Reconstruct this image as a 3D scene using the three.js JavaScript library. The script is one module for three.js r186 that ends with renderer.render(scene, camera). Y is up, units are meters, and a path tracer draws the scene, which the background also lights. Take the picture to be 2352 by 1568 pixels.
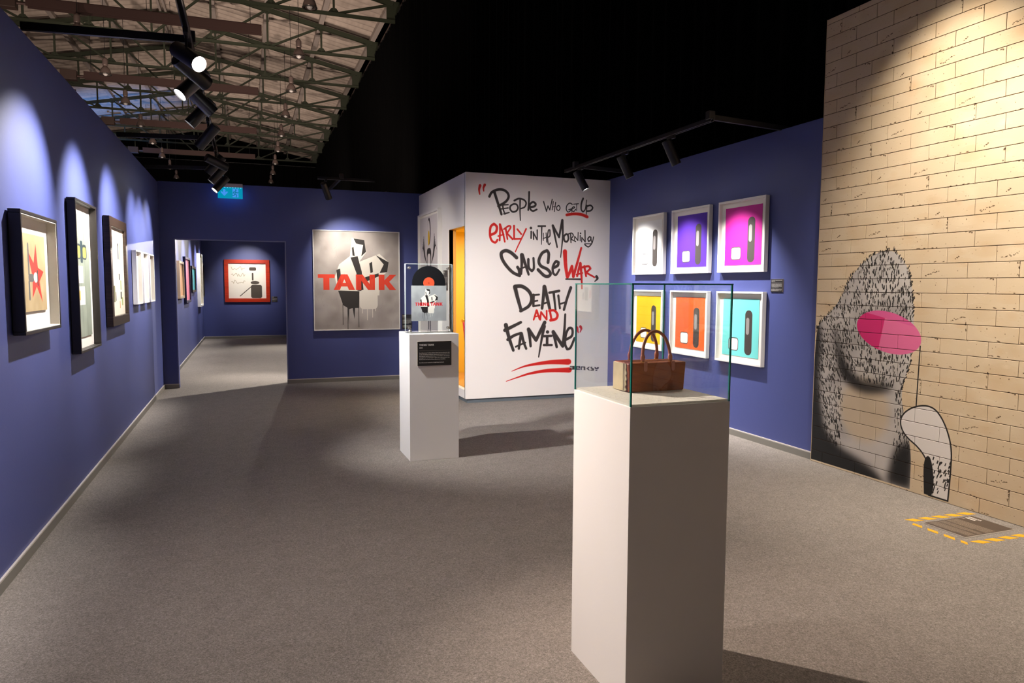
import * as THREE from 'three';
import { RoundedBoxGeometry } from 'three/addons/geometries/RoundedBoxGeometry.js';
import { mergeGeometries } from 'three/addons/utils/BufferGeometryUtils.js';
import { RectAreaLightUniformsLib } from 'three/addons/lights/RectAreaLightUniformsLib.js';

// ---------------------------------------------------------------- camera, exposure
RectAreaLightUniformsLib.init();
const scene = new THREE.Scene();
scene.background = new THREE.Color(0x000000);
const camera = new THREE.PerspectiveCamera(2 * Math.atan(784 / 1640) * 180 / Math.PI, 2352 / 1568, 0.05, 200);
const D2R = Math.PI / 180;
camera.rotation.order = 'YXZ';
camera.position.set(0, 1.52, 0);
camera.rotation.set(-4.524 * D2R, -20.207 * D2R, 0.257 * D2R);
scene.add(camera);
const renderer = new THREE.WebGLRenderer({ antialias: true });
renderer.toneMapping = THREE.LinearToneMapping;
renderer.toneMappingExposure = 1.25;
renderer.shadowMap.enabled = true;

// lamps seen, unseen and added are set here: candela, beam half-angle (degrees), softness, colour
const WHITE = [1, 0.93, 0.84], WARM = [1, 0.9, 0.75], COOL = [1, 0.96, 0.93];
const P_LEFT = { I: 26, angle: 37, pen: 1, color: COOL };
const P_RIGHT = { I: 22, angle: 34, pen: 0.9, color: COOL };
const P_FLOOD = { I: 250, angle: 40, pen: 0.9, color: [1, 0.8, 0.68] };

// ---------------------------------------------------------------- helpers
let seed = 7;
const rnd = () => { seed = (seed * 1664525 + 1013904223) >>> 0; return seed / 4294967296; };
const taken = new Map();
function numbered(n) { const k = taken.get(n) ?? 0; taken.set(n, k + 1); return k ? `${n}_${String(k).padStart(3, '0')}` : n; }
function shade(m) { m.castShadow = true; m.receiveShadow = true; return m; }
function part(name, geo, mat, parent) { const m = shade(new THREE.Mesh(geo, mat)); m.name = name; parent.add(m); return m; }
function tag(o, label, category, group, kind) {
  o.userData.label = label; o.userData.category = category;
  if (group) o.userData.group = group;
  if (kind) o.userData.kind = kind;
  return o;
}
function thing(name, label, category, pos = [0, 0, 0], turn = 0, group) {
  const g = new THREE.Group(); g.name = numbered(name); g.position.set(...pos); g.rotation.y = turn; scene.add(g);
  return tag(g, label, category, group);
}
function struct(name, geo, mat, label, category) {
  const m = shade(new THREE.Mesh(geo, mat)); m.name = numbered(name); scene.add(m);
  return tag(m, label, category, null, 'structure');
}
function copy(o, pos, turn) { const c = o.clone(); c.name = numbered(o.name.replace(/_\d{3}$/, '')); c.userData = { ...o.userData }; c.position.set(...pos); if (turn !== undefined) c.rotation.y = turn; scene.add(c); return c; }
// box from corner to corner, uv in metres
function bx(x0, x1, y0, y1, z0, z1) {
  const w = x1 - x0, h = y1 - y0, d = z1 - z0, g = new THREE.BoxGeometry(w, h, d), uv = g.attributes.uv;
  const dims = [[d, h], [d, h], [w, d], [w, d], [w, h], [w, h]];
  for (let i = 0; i < 24; i++) { const [a, b] = dims[Math.floor(i / 4)]; uv.setXY(i, uv.getX(i) * a, uv.getY(i) * b); }
  g.translate((x0 + x1) / 2, (y0 + y1) / 2, (z0 + z1) / 2);
  return g;
}
function rbx(x0, x1, y0, y1, z0, z1, r = 0.003, s = 2) {
  const g = new RoundedBoxGeometry(x1 - x0, y1 - y0, z1 - z0, s, r);
  g.translate((x0 + x1) / 2, (y0 + y1) / 2, (z0 + z1) / 2);
  return g;
}
function bar(a, b, w, h) { // a straight bar of section w x h between two points
  const A = new THREE.Vector3(...a), B = new THREE.Vector3(...b), d = B.clone().sub(A), L = d.length();
  const g = new THREE.BoxGeometry(w, h, L), q = new THREE.Quaternion();
  const m = new THREE.Matrix4().lookAt(new THREE.Vector3(), d.clone().normalize(), Math.abs(d.y) > 0.98 * L ? new THREE.Vector3(0, 0, 1) : new THREE.Vector3(0, 1, 0));
  q.setFromRotationMatrix(m); g.applyQuaternion(q); g.translate((A.x + B.x) / 2, (A.y + B.y) / 2, (A.z + B.z) / 2);
  return g;
}
function rod(a, b, r, seg = 10) {
  const A = new THREE.Vector3(...a), B = new THREE.Vector3(...b), d = B.clone().sub(A), L = d.length();
  const g = new THREE.CylinderGeometry(r, r, L, seg);
  g.applyQuaternion(new THREE.Quaternion().setFromUnitVectors(new THREE.Vector3(0, 1, 0), d.normalize()));
  g.translate((A.x + B.x) / 2, (A.y + B.y) / 2, (A.z + B.z) / 2);
  return g;
}
const tubeOf = (pts, r, seg = 40, rs = 10) => new THREE.TubeGeometry(new THREE.CatmullRomCurve3(pts.map((p) => new THREE.Vector3(...p))), seg, r, rs);
const lathe = (pts, seg = 28) => new THREE.LatheGeometry(pts.map((p) => new THREE.Vector2(...p)), seg);
function merge(list) { return mergeGeometries(list.map((g) => { const n = g.index ? g.toNonIndexed() : g; for (const k of Object.keys(n.attributes)) if (!['position', 'normal', 'uv'].includes(k)) n.deleteAttribute(k); return n; })); }
const srgb = (r, g, b) => new THREE.Color().setRGB(r / 255, g / 255, b / 255, THREE.SRGBColorSpace);
const std = (color, roughness = 0.7, more = {}) => new THREE.MeshStandardMaterial({ color, roughness, ...more });
const lin = (r, g, b) => new THREE.Color().setRGB(r, g, b);

// ---------------------------------------------------------------- textures
function canvasTex(w, h, draw, { repeat = false, colour = true } = {}) {
  const c = document.createElement('canvas'); c.width = w; c.height = h;
  draw(c.getContext('2d'), w, h);
  const t = new THREE.CanvasTexture(c);
  if (colour) t.colorSpace = THREE.SRGBColorSpace;
  t.magFilter = THREE.LinearFilter;
  t.wrapS = t.wrapT = repeat ? THREE.RepeatWrapping : THREE.ClampToEdgeWrapping;
  return t;
}
function noiseGrid(n, cells, r) { // tileable value noise, n x n
  const g = new Float32Array(cells * cells).map(() => r()), out = new Float32Array(n * n), s = (t) => t * t * (3 - 2 * t);
  for (let y = 0; y < n; y++) for (let x = 0; x < n; x++) {
    const fx = x / n * cells, fy = y / n * cells, i = Math.floor(fx), j = Math.floor(fy), u = s(fx - i), v = s(fy - j), a = (i % cells), b = (i + 1) % cells, c = (j % cells) * cells, d = ((j + 1) % cells) * cells;
    out[y * n + x] = (g[c + a] * (1 - u) + g[c + b] * u) * (1 - v) + (g[d + a] * (1 - u) + g[d + b] * u) * v;
  }
  return out;
}
function fieldTex(n, layers, toRgb, { colour = true } = {}) {
  const f = new Float32Array(n * n);
  for (const [cells, amp] of layers) { const g = noiseGrid(n, cells, rnd); for (let i = 0; i < f.length; i++) f[i] += (g[i] - 0.5) * amp; }
  const data = new Uint8Array(n * n * 4);
  for (let i = 0; i < f.length; i++) { const c = toRgb(f[i], i); data[i * 4] = c[0]; data[i * 4 + 1] = c[1]; data[i * 4 + 2] = c[2]; data[i * 4 + 3] = 255; }
  const t = new THREE.DataTexture(data, n, n); t.wrapS = t.wrapT = THREE.RepeatWrapping; t.magFilter = THREE.LinearFilter; if (colour) t.colorSpace = THREE.SRGBColorSpace; t.needsUpdate = true;
  return t;
}
const clamp8 = (v) => Math.max(0, Math.min(255, Math.round(v)));
const carpetTex = fieldTex(1024, [[512, 0.7], [256, 0.5], [128, 0.2], [16, 0.1]], (v) => [clamp8(126 + v * 58), clamp8(118 + v * 57), clamp8(111 + v * 56)]);
carpetTex.repeat.set(1 / 1.3, 1 / 1.3);
const carpetBump = fieldTex(512, [[256, 1], [128, 0.6]], (v) => { const k = clamp8(128 + v * 110); return [k, k, k]; }, { colour: false });
carpetBump.repeat.set(1 / 0.7, 1 / 0.7);
const paintBump = fieldTex(256, [[128, 0.7], [64, 0.6]], (v) => { const k = clamp8(128 + v * 120); return [k, k, k]; }, { colour: false });
paintBump.repeat.set(2.5, 2.5);
const sheetTex = fieldTex(256, [[6, 0.5], [24, 0.3]], (v) => [clamp8(176 + v * 40), clamp8(162 + v * 39), clamp8(150 + v * 38)]);
const slabTex = canvasTex(512, 512, (c, w, h) => {
  c.fillStyle = '#e9e4da'; c.fillRect(0, 0, w, h);
  for (let i = 0; i < 900; i++) { const x = rnd() * w, y = rnd() * h, a = rnd() * 6.28, l = 4 + rnd() * 26; c.strokeStyle = `rgba(${120 + rnd() * 60},${115 + rnd() * 50},${100 + rnd() * 40},${0.15 + rnd() * 0.4})`; c.lineWidth = 0.6 + rnd() * 1.6; c.beginPath(); c.moveTo(x, y); c.quadraticCurveTo(x + Math.cos(a) * l, y + Math.sin(a) * l, x + Math.cos(a + 1) * l * 1.5, y + Math.sin(a + 1) * l * 1.5); c.stroke(); }
});
const grainTex = (base, dark, n = 256) => canvasTex(n, n, (c, w, h) => {
  c.fillStyle = base; c.fillRect(0, 0, w, h);
  for (let i = 0; i < 300; i++) { const y = rnd() * h; c.strokeStyle = dark; c.globalAlpha = 0.05 + rnd() * 0.22; c.lineWidth = 0.6 + rnd() * 2.4; c.beginPath(); c.moveTo(0, y); c.bezierCurveTo(w * 0.3, y + rnd() * 8 - 4, w * 0.6, y + rnd() * 8 - 4, w, y); c.stroke(); }
}, { repeat: true });

// ---------------------------------------------------------------- materials
const M = {
  carpet: std(0xffffff, 0.95, { map: carpetTex, bumpMap: carpetBump, bumpScale: 0.003 }),
  blue: std(lin(0.06, 0.075, 0.235), 0.5, { bumpMap: paintBump, bumpScale: 0.0004 }),
  white: std(lin(0.78, 0.74, 0.71), 0.6),
  pedestal: std(lin(0.8, 0.78, 0.75), 0.5),
  kick: std(srgb(92, 100, 106), 0.6),
  skirting: std(srgb(122, 118, 110), 0.5),
  skirtTop: std(srgb(196, 188, 182), 0.4),
  litEdge: std(srgb(120, 124, 160), 0.5),  // pale tone for light caught on the doorway edges
  yellow: std(lin(0.74, 0.5, 0.06), 0.6),
  oak: std(srgb(188, 140, 70), 0.5),
  black: std(lin(0.012, 0.012, 0.013), 0.45),
  blackMetal: std(lin(0.016, 0.016, 0.018), 0.38, { metalness: 0.2 }),
  trackGrey: std(lin(0.06, 0.06, 0.065), 0.35, { metalness: 0.6 }),
  curtain: new THREE.MeshPhysicalMaterial({ color: lin(0.0025, 0.0025, 0.0026), roughness: 1, specularIntensity: 0.1, side: THREE.DoubleSide }),
  truss: std(srgb(46, 52, 36), 0.6),
  purlin: std(srgb(176, 164, 156), 0.7),
  sheet: std(0xffffff, 0.85, { map: sheetTex, side: THREE.DoubleSide }),
  heater: std(srgb(74, 54, 50), 0.5, { metalness: 0.3 }),
  steel: std(srgb(170, 165, 160), 0.3, { metalness: 0.9 }),
  pendant: std(srgb(128, 112, 106), 0.35, { metalness: 0.4 }),
  hallWall: std(srgb(150, 128, 118), 0.8),
  glass: new THREE.MeshPhysicalMaterial({ color: lin(0.975, 0.99, 0.985), roughness: 0.01, transmission: 1, thickness: 0, ior: 1.5 }),
  glassEdge: std(lin(0.01, 0.2, 0.16), 0.25),
  acrylicEdge: std(lin(0.5, 0.58, 0.56), 0.2),
  whiteFrame: std(lin(0.8, 0.77, 0.73), 0.45),
  creamMat: std(lin(0.84, 0.8, 0.72), 0.8),
  darkFrame: std(lin(0.018, 0.014, 0.012), 0.4),
  gold: std(srgb(222, 170, 80), 0.25, { metalness: 0.9 }),
};
// ---------------------------------------------------------------- the setting
const WH = 2.95, ZB = -11.35, ZF = -21.35, XL = -1.18, XR = 4.62;
const floorGeo = bx(-14, 7, -0.2, 0, -74, 8);
struct('floor', floorGeo, M.carpet, 'grey brown speckled carpet floor of the exhibition', 'floor');
struct('wall_left', bx(XL - 0.12, XL, 0, WH, ZF - 0.12, 4), M.blue, 'long dark blue wall with the row of framed works', 'wall');
struct('wall_back', merge([bx(XL, -0.98, 0, 2.965, ZB - 0.16, ZB), bx(0.53, 4.74, 0, 2.965, ZB - 0.16, ZB), bx(-0.98, 0.53, 2.153, 2.965, ZB - 0.16, ZB)]), M.blue, 'dark blue wall with the doorway below the exit sign', 'wall');
struct('wall_far', bx(XL, 3.12, 0, WH, ZF - 0.12, ZF), M.blue, 'dark blue wall behind the red framed work beyond the doorway', 'wall');
struct('wall_far_right', bx(3, 3.12, 0, WH, ZF, ZB - 0.16), M.blue, 'dark blue side wall of the room beyond the doorway', 'wall');
struct('wall_right', bx(XR, XR + 0.12, 0, WH, ZB, -4.8), M.blue, 'dark blue wall carrying the six coloured prints', 'wall');
struct('unseen_wall_front', bx(XL - 0.12, 4.9, 0, WH, 4, 4.12), M.blue, 'unseen dark blue wall behind the viewpoint, placed for bounced light', 'wall');  // unseen wall behind the viewpoint, placed to bounce light
// skirting boards with a paler top edge
function skirting(side, x0, x1, z0, z1, label) {
  const s = struct('baseboard_' + side, bx(x0, x1, 0, 0.058, z0, z1), M.skirting, label, 'skirting');
  part('top_edge', bx(x0, x1, 0.058, 0.068, z0, z1), M.skirtTop, s);
  return s;
}
skirting('left', XL, XL + 0.012, ZB, 4, 'grey skirting along the long blue wall');
skirting('passage', XL, XL + 0.012, ZF, ZB - 0.16, 'grey skirting along the wall beyond the doorway');
skirting('back_left', XL, -0.975, ZB, ZB + 0.012, 'short grey skirting beside the doorway');
skirting('back', 0.525, 2.58, ZB, ZB + 0.012, 'grey skirting under the large grey painting');
skirting('far', XL, 3, ZF, ZF + 0.012, 'grey skirting under the red framed work');
skirting('right', XR - 0.012, XR, -8.73, -4.87, 'grey skirting under the six coloured prints');
// pale strips coloured as the light caught by the doorway edges
struct('trim_1', merge([bx(-0.992, -0.978, 0, 2.16, ZB, ZB + 0.004), bx(0.528, 0.54, 0, 2.16, ZB, ZB + 0.004), bx(-0.978, 0.528, 2.148, 2.16, ZB, ZB + 0.004)]), M.litEdge, 'pale strip for the light caught on the doorway edges', 'trim');

// ---- white booth with the lettered front
const X0 = 2.585, ZC = -8.73, YT = 2.93;
const QUOTE_STROKES = [ // colour (0 ink, 1 red), start width, end width, then x, y pairs, in millimetres from the panel's top corner
  [1,33,15,189,160,176,212,184,269],
  [1,31,13,251,148,234,186,237,228],
  [0,29,29,312,294,347,237,426,200,505,201,561,240,571,293,528,353,432,410],
  [0,34,27,379,231,415,337,449,430,477,513],
  [0,23,16,491,384,501,449,524,509],
  [0,18,16,492,392,567,385],
  [0,16,16,469,444,567,427],
  [0,18,16,508,506,581,484],
  [0,21,21,648,371,602,397,594,440,629,474,679,461,702,420,685,380,648,371],
  [0,23,18,651,330,710,302,779,312,814,351,794,405,732,431],
  [0,21,14,731,321,730,450,735,580],
  [0,23,21,856,208,853,328,844,444],
  [0,26,21,864,404,931,391,947,358,910,336,868,370,873,428,911,452,964,430],
  [1,31,36,1391,485,1493,468,1603,471,1695,500],
  [1,31,25,333,778,400,743,414,674,375,637,330,679,322,782,347,851,394,875,423,839],
  [1,23,20,453,847,457,736,454,637],
  [1,27,20,456,641,498,756,523,862],
  [1,18,18,432,792,509,768],
  [1,23,20,534,691,559,827],
  [1,20,20,509,701,577,656,602,676,552,752],
  [1,21,23,552,752,630,825],
  [1,23,21,649,651,651,822,750,817],
  [1,21,21,694,695,750,757],
  [1,21,14,817,687,759,804,704,913,668,989],
  [0,42,35,687,1064,610,1001,537,976,478,1007,485,1076,542,1166,635,1256,730,1298,722,1225,699,1186],
  [0,42,26,756,1024,759,1136,751,1276],
  [0,42,28,763,1024,808,1146,856,1282],
  [0,21,21,741,1205,820,1178],
  [0,33,28,850,1082,857,1188,900,1234,928,1196,922,1064],
  [0,36,38,1129,1122,1139,1006,1113,963,1042,1001,998,1100,1029,1167,1122,1211,1166,1266,1135,1303,1075,1293,987,1215],
  [0,36,26,1201,1191,1268,1159,1280,1115,1239,1107,1199,1180,1207,1261,1248,1280,1293,1212],
  [1,53,36,1372,968,1384,1149,1410,1310],
  [1,37,32,1413,1310,1444,1248,1477,1164,1499,1303],
  [1,37,25,1499,1303,1553,1124,1612,917],
  [1,27,32,1555,1298,1578,1202,1600,1124],
  [1,37,20,1600,1124,1616,1257,1629,1463],
  [1,22,22,1545,1276,1634,1253],
  [1,30,25,1660,1163,1689,1297],
  [1,27,27,1633,1177,1722,1162,1752,1193,1688,1248],
  [1,27,20,1688,1248,1814,1309],
  [0,17,22,1389,1337,1602,1338],
  [0,38,13,1844,1300,1860,1327,1820,1365],
  [0,49,38,666,1444,698,1570,755,1757],
  [0,45,36,663,1440,764,1438,862,1503,901,1602,859,1697,744,1761],
  [0,37,30,926,1551,925,1697],
  [0,25,23,926,1553,1006,1545],
  [0,23,21,930,1634,984,1625],
  [0,25,23,930,1697,1016,1685],
  [0,35,44,1049,1728,1066,1581,1079,1439],
  [0,46,35,1081,1439,1124,1592,1162,1746],
  [0,25,23,1056,1668,1138,1645],
  [0,30,32,1151,1520,1295,1496],
  [0,33,26,1214,1517,1244,1751],
  [0,30,26,1282,1558,1307,1730],
  [0,23,23,1295,1674,1391,1648],
  [0,38,31,1464,1451,1412,1593,1366,1750],
  [1,21,27,931,1878,971,1755],
  [1,28,23,973,1755,1016,1872],
  [1,18,18,944,1839,1008,1825],
  [1,23,23,1025,1879,1035,1777,1117,1878,1116,1760],
  [1,28,28,1160,1750,1187,1883],
  [1,26,35,1151,1763,1223,1757,1273,1812,1250,1871,1171,1887],
  [0,49,33,541,1940,588,2115,647,2279],
  [0,44,33,528,2011,632,1964,751,1909],
  [0,38,31,568,2135,655,2083,748,2053],
  [0,29,38,724,2258,739,2150,757,2057],
  [0,38,29,759,2057,791,2172,828,2261],
  [0,23,23,679,2231,816,2179],
  [0,30,41,890,2230,877,2111,858,2002],
  [0,43,39,858,2002,967,2151],
  [0,39,44,967,2151,1024,2039,1090,1914],
  [0,42,16,1083,1965,1052,2114,1006,2377],
  [0,42,42,1128,2043,1133,2045],
  [0,30,30,1077,2100,1189,2098],
  [0,35,35,1126,2105,1125,2219],
  [0,30,28,1078,2218,1195,2221],
  [0,31,42,1266,2251,1241,2151,1212,2042],
  [0,44,40,1214,2045,1355,2240],
  [0,40,26,1355,2240,1376,2024,1386,1810],
  [0,33,31,1397,2154,1486,2104,1493,2015,1445,1999,1401,2078,1388,2208,1420,2283,1469,2263,1527,2136],
  [1,46,12,1557,1997,1567,2022,1584,2063],
  [1,36,12,1612,1980,1627,2009,1608,2056],
  [1,7,68,626,2554,771,2504,908,2477,1162,2453,1445,2456],
  [1,7,60,548,2685,703,2640,885,2594,1140,2565,1459,2568],
  [0,15,13,1059,324,1101,448,1122,378,1148,428,1182,289],
  [0,12,12,1197,318,1183,426],
  [0,10,10,1185,389,1229,381],
  [0,13,11,1231,327,1213,447],
  [0,13,13,1270,366,1247,388,1251,420,1277,430,1296,400,1282,369,1267,366],
  [0,14,12,1471,342,1435,328,1396,358,1385,408,1406,444,1439,433,1458,402],
  [0,12,12,1458,402,1421,415],
  [0,9,8,1458,402,1459,449],
  [0,12,12,1466,408,1507,383,1497,370,1470,391,1471,428,1497,434,1523,406],
  [0,11,11,1492,339,1562,330],
  [0,11,9,1537,334,1537,424],
  [0,24,11,1630,258,1606,324,1604,403,1630,435,1664,397,1682,276],
  [0,18,11,1686,348,1680,468],
  [0,20,20,1690,359,1740,344,1773,375,1746,413,1695,423],
  [0,33,33,883,673,884,674],
  [0,21,20,888,718,887,807],
  [0,18,18,917,725,923,819],
  [0,18,18,917,731,971,822],
  [0,18,15,972,697,973,823],
  [0,21,21,986,646,1087,642],
  [0,20,10,1036,646,1035,759,1034,884],
  [0,12,12,1059,736,1060,831],
  [0,12,12,1055,806,1111,787],
  [0,13,13,1098,731,1108,852],
  [0,17,15,1120,791,1153,767,1152,692,1132,697,1120,780,1129,869,1146,884,1160,862],
  [0,20,29,1259,915,1228,784,1193,631],
  [0,28,25,1193,631,1285,783],
  [0,25,29,1285,783,1329,556],
  [0,30,12,1330,556,1339,735,1326,904,1310,1049],
  [0,24,24,1388,739,1356,770,1365,828,1398,838,1421,802,1412,749,1388,739],
  [0,17,15,1452,740,1459,851],
  [0,15,15,1422,736,1466,723,1492,754,1457,803],
  [0,15,12,1459,804,1528,835],
  [0,12,12,1508,819,1512,765],
  [0,13,13,1512,765,1560,819],
  [0,13,12,1560,819,1563,712],
  [0,21,21,1598,722,1599,723],
  [0,15,13,1594,753,1594,823],
  [0,13,13,1616,836,1618,778],
  [0,14,15,1618,778,1668,835],
  [0,16,17,1668,835,1663,684],
  [0,17,17,1732,763,1707,793,1721,826,1747,808,1752,774,1732,763],
  [0,14,17,1793,765,1770,848,1717,900,1663,871],
  [0,10,12,1659,860,1760,859],
  [0,12,12,1752,778,1768,848],
];
const SIGNATURE = [[1463,2513,1531,2515,1535,2539,1533,2566,1454,2565,1454,2554,1500,2553,1501,2547,1457,2546,1456,2536,1501,2536,1500,2528,1462,2526],[1544,2523,1553,2517,1614,2520,1615,2552,1572,2550,1572,2542,1595,2541,1594,2532,1572,2532,1571,2559,1615,2561,1615,2572,1552,2570,1544,2561],[1622,2525,1687,2527,1695,2535,1696,2579,1669,2577,1668,2542,1642,2541,1642,2575,1623,2573],[1708,2557,1744,2534,1765,2535,1741,2558,1766,2588,1743,2584],[1776,2535,1801,2536,1792,2547,1830,2564,1827,2589,1815,2591,1773,2589,1772,2577,1796,2575,1772,2552],[1831,2540,1852,2543,1865,2556,1879,2542,1901,2544,1896,2567,1878,2574,1853,2573,1836,2561],[1847,2579,1877,2580,1877,2596,1847,2594]]; // outlines in millimetres

const quoteTex = canvasTex(1440, 2048, (c, w, h) => {
  const s = w / 2.035;
  c.fillStyle = '#e4ddd8'; c.fillRect(0, 0, w, h);
  const cr = (p0, p1, p2, p3, t) => 0.5 * (2 * p1 + (p2 - p0) * t + (2 * p0 - 5 * p1 + 4 * p2 - p3) * t * t + (3 * p1 - p0 - 3 * p2 + p3) * t * t * t);
  for (const [col, w0, w1, ...q] of QUOTE_STROKES) {
    const pts = []; for (let i = 0; i < q.length; i += 2) pts.push([q[i] / 1000 * s, q[i + 1] / 1000 * s]);
    const dots = [], n = pts.length - 1;
    for (let i = 0; i < n; i++) {
      const a = pts[Math.max(0, i - 1)], b = pts[i], d = pts[i + 1], e = pts[Math.min(n, i + 2)];
      const sharp = (i > 0 && turnOf(a, b, d) > 1.5) , sharp2 = (i + 2 <= n && turnOf(b, d, e) > 1.5);
      const A = sharp ? b : a, E = sharp2 ? d : e, L = Math.hypot(d[0] - b[0], d[1] - b[1]), m = Math.max(2, Math.ceil(L / 1.5));
      for (let k = 0; k <= m; k++) dots.push([cr(A[0], b[0], d[0], E[0], k / m), cr(A[1], b[1], d[1], E[1], k / m)]);
    }
    const ink = col ? [196, 24, 18] : [46, 40, 37];
    for (const [grow, alpha] of [[1.35, 0.025], [1.16, 0.06], [1.0, 1]]) {
      c.fillStyle = `rgba(${ink},${alpha})`;
      dots.forEach(([x, y], k) => { const t = k / (dots.length - 1), r = (w0 + (w1 - w0) * t) / 2000 * s * grow; c.beginPath(); c.arc(x, y, r, 0, 7); c.fill(); });
    }
  }
  c.fillStyle = '#2e2825';
  for (const q of SIGNATURE) { c.beginPath(); for (let i = 0; i < q.length; i += 2) c.lineTo(q[i] / 1000 * s, q[i + 1] / 1000 * s); c.closePath(); c.fill(); }
});
function turnOf(a, b, d) { const u = Math.atan2(b[1] - a[1], b[0] - a[0]), v = Math.atan2(d[1] - b[1], d[0] - b[0]); let k = Math.abs(u - v); return k > Math.PI ? 2 * Math.PI - k : k; }
const boothFront = struct('wall_booth_front', bx(X0, XR, 0.055, YT, ZC - 0.06, ZC), M.white, 'white booth front lettered with a large handwritten quotation', 'wall');
{
  const g = new THREE.PlaneGeometry(2.035, 2.875); g.translate(X0 + 1.0175, (YT + 0.055) / 2, ZC + 0.001);
  part('lettered_panel', g, std(0xffffff, 0.6, { map: quoteTex }), boothFront).userData.label = 'white panel with black and red brush lettering';
}
struct('wall_booth_side', merge([bx(X0, X0 + 0.06, 0.055, YT, ZB, -9.54), bx(X0, X0 + 0.06, 0.055, YT, -8.775, ZC - 0.06), bx(X0, X0 + 0.06, 2.265, YT, -9.54, -8.775), bx(X0, X0 + 0.06, 0.055, 0.165, -9.54, -8.775)]), M.white, 'white booth side wall with the bright yellow opening', 'wall');
struct('trim_2', merge([bx(X0 + 0.025, XR, 0, 0.055, ZC - 0.06, ZC - 0.025), bx(X0 + 0.025, X0 + 0.06, 0, 0.055, ZB, ZC - 0.06)]), M.kick, 'grey recessed kick strip under the white booth', 'trim');
struct('trim_3', merge([bx(X0 + 0.004, X0 + 0.1, 0.165, 2.265, -9.56, -9.54), bx(X0 + 0.004, X0 + 0.1, 2.262, 2.28, -9.54, -8.78)]), M.oak, 'wooden lining around the yellow booth opening', 'trim');
for (const [n, g, what] of [['back', bx(X0 + 0.1, 4.38, 0.165, 2.32, -10.62, -10.6), 'end'], ['far', bx(4.38, 4.4, 0.165, 2.32, -10.6, ZC - 0.08), 'long back'], ['front', bx(X0 + 0.06, 4.4, 0.165, 2.32, ZC - 0.08, ZC - 0.06), 'inner front'], ['side', bx(X0 + 0.06, X0 + 0.08, 0.165, 2.32, -10.6, -9.56), 'side']]) struct('wall_booth_lining_' + n, g, M.yellow, `bright yellow ${what} wall inside the white booth`, 'wall');
struct('ceiling_booth', bx(X0 + 0.06, 4.4, 2.32, 2.34, -10.6, ZC - 0.06), M.yellow, 'yellow ceiling inside the white booth', 'ceiling');
struct('floor_booth', bx(X0 + 0.06, 4.4, 0.0, 0.165, -10.6, ZC - 0.065), M.oak, 'raised wooden floor inside the yellow booth', 'floor');

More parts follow.
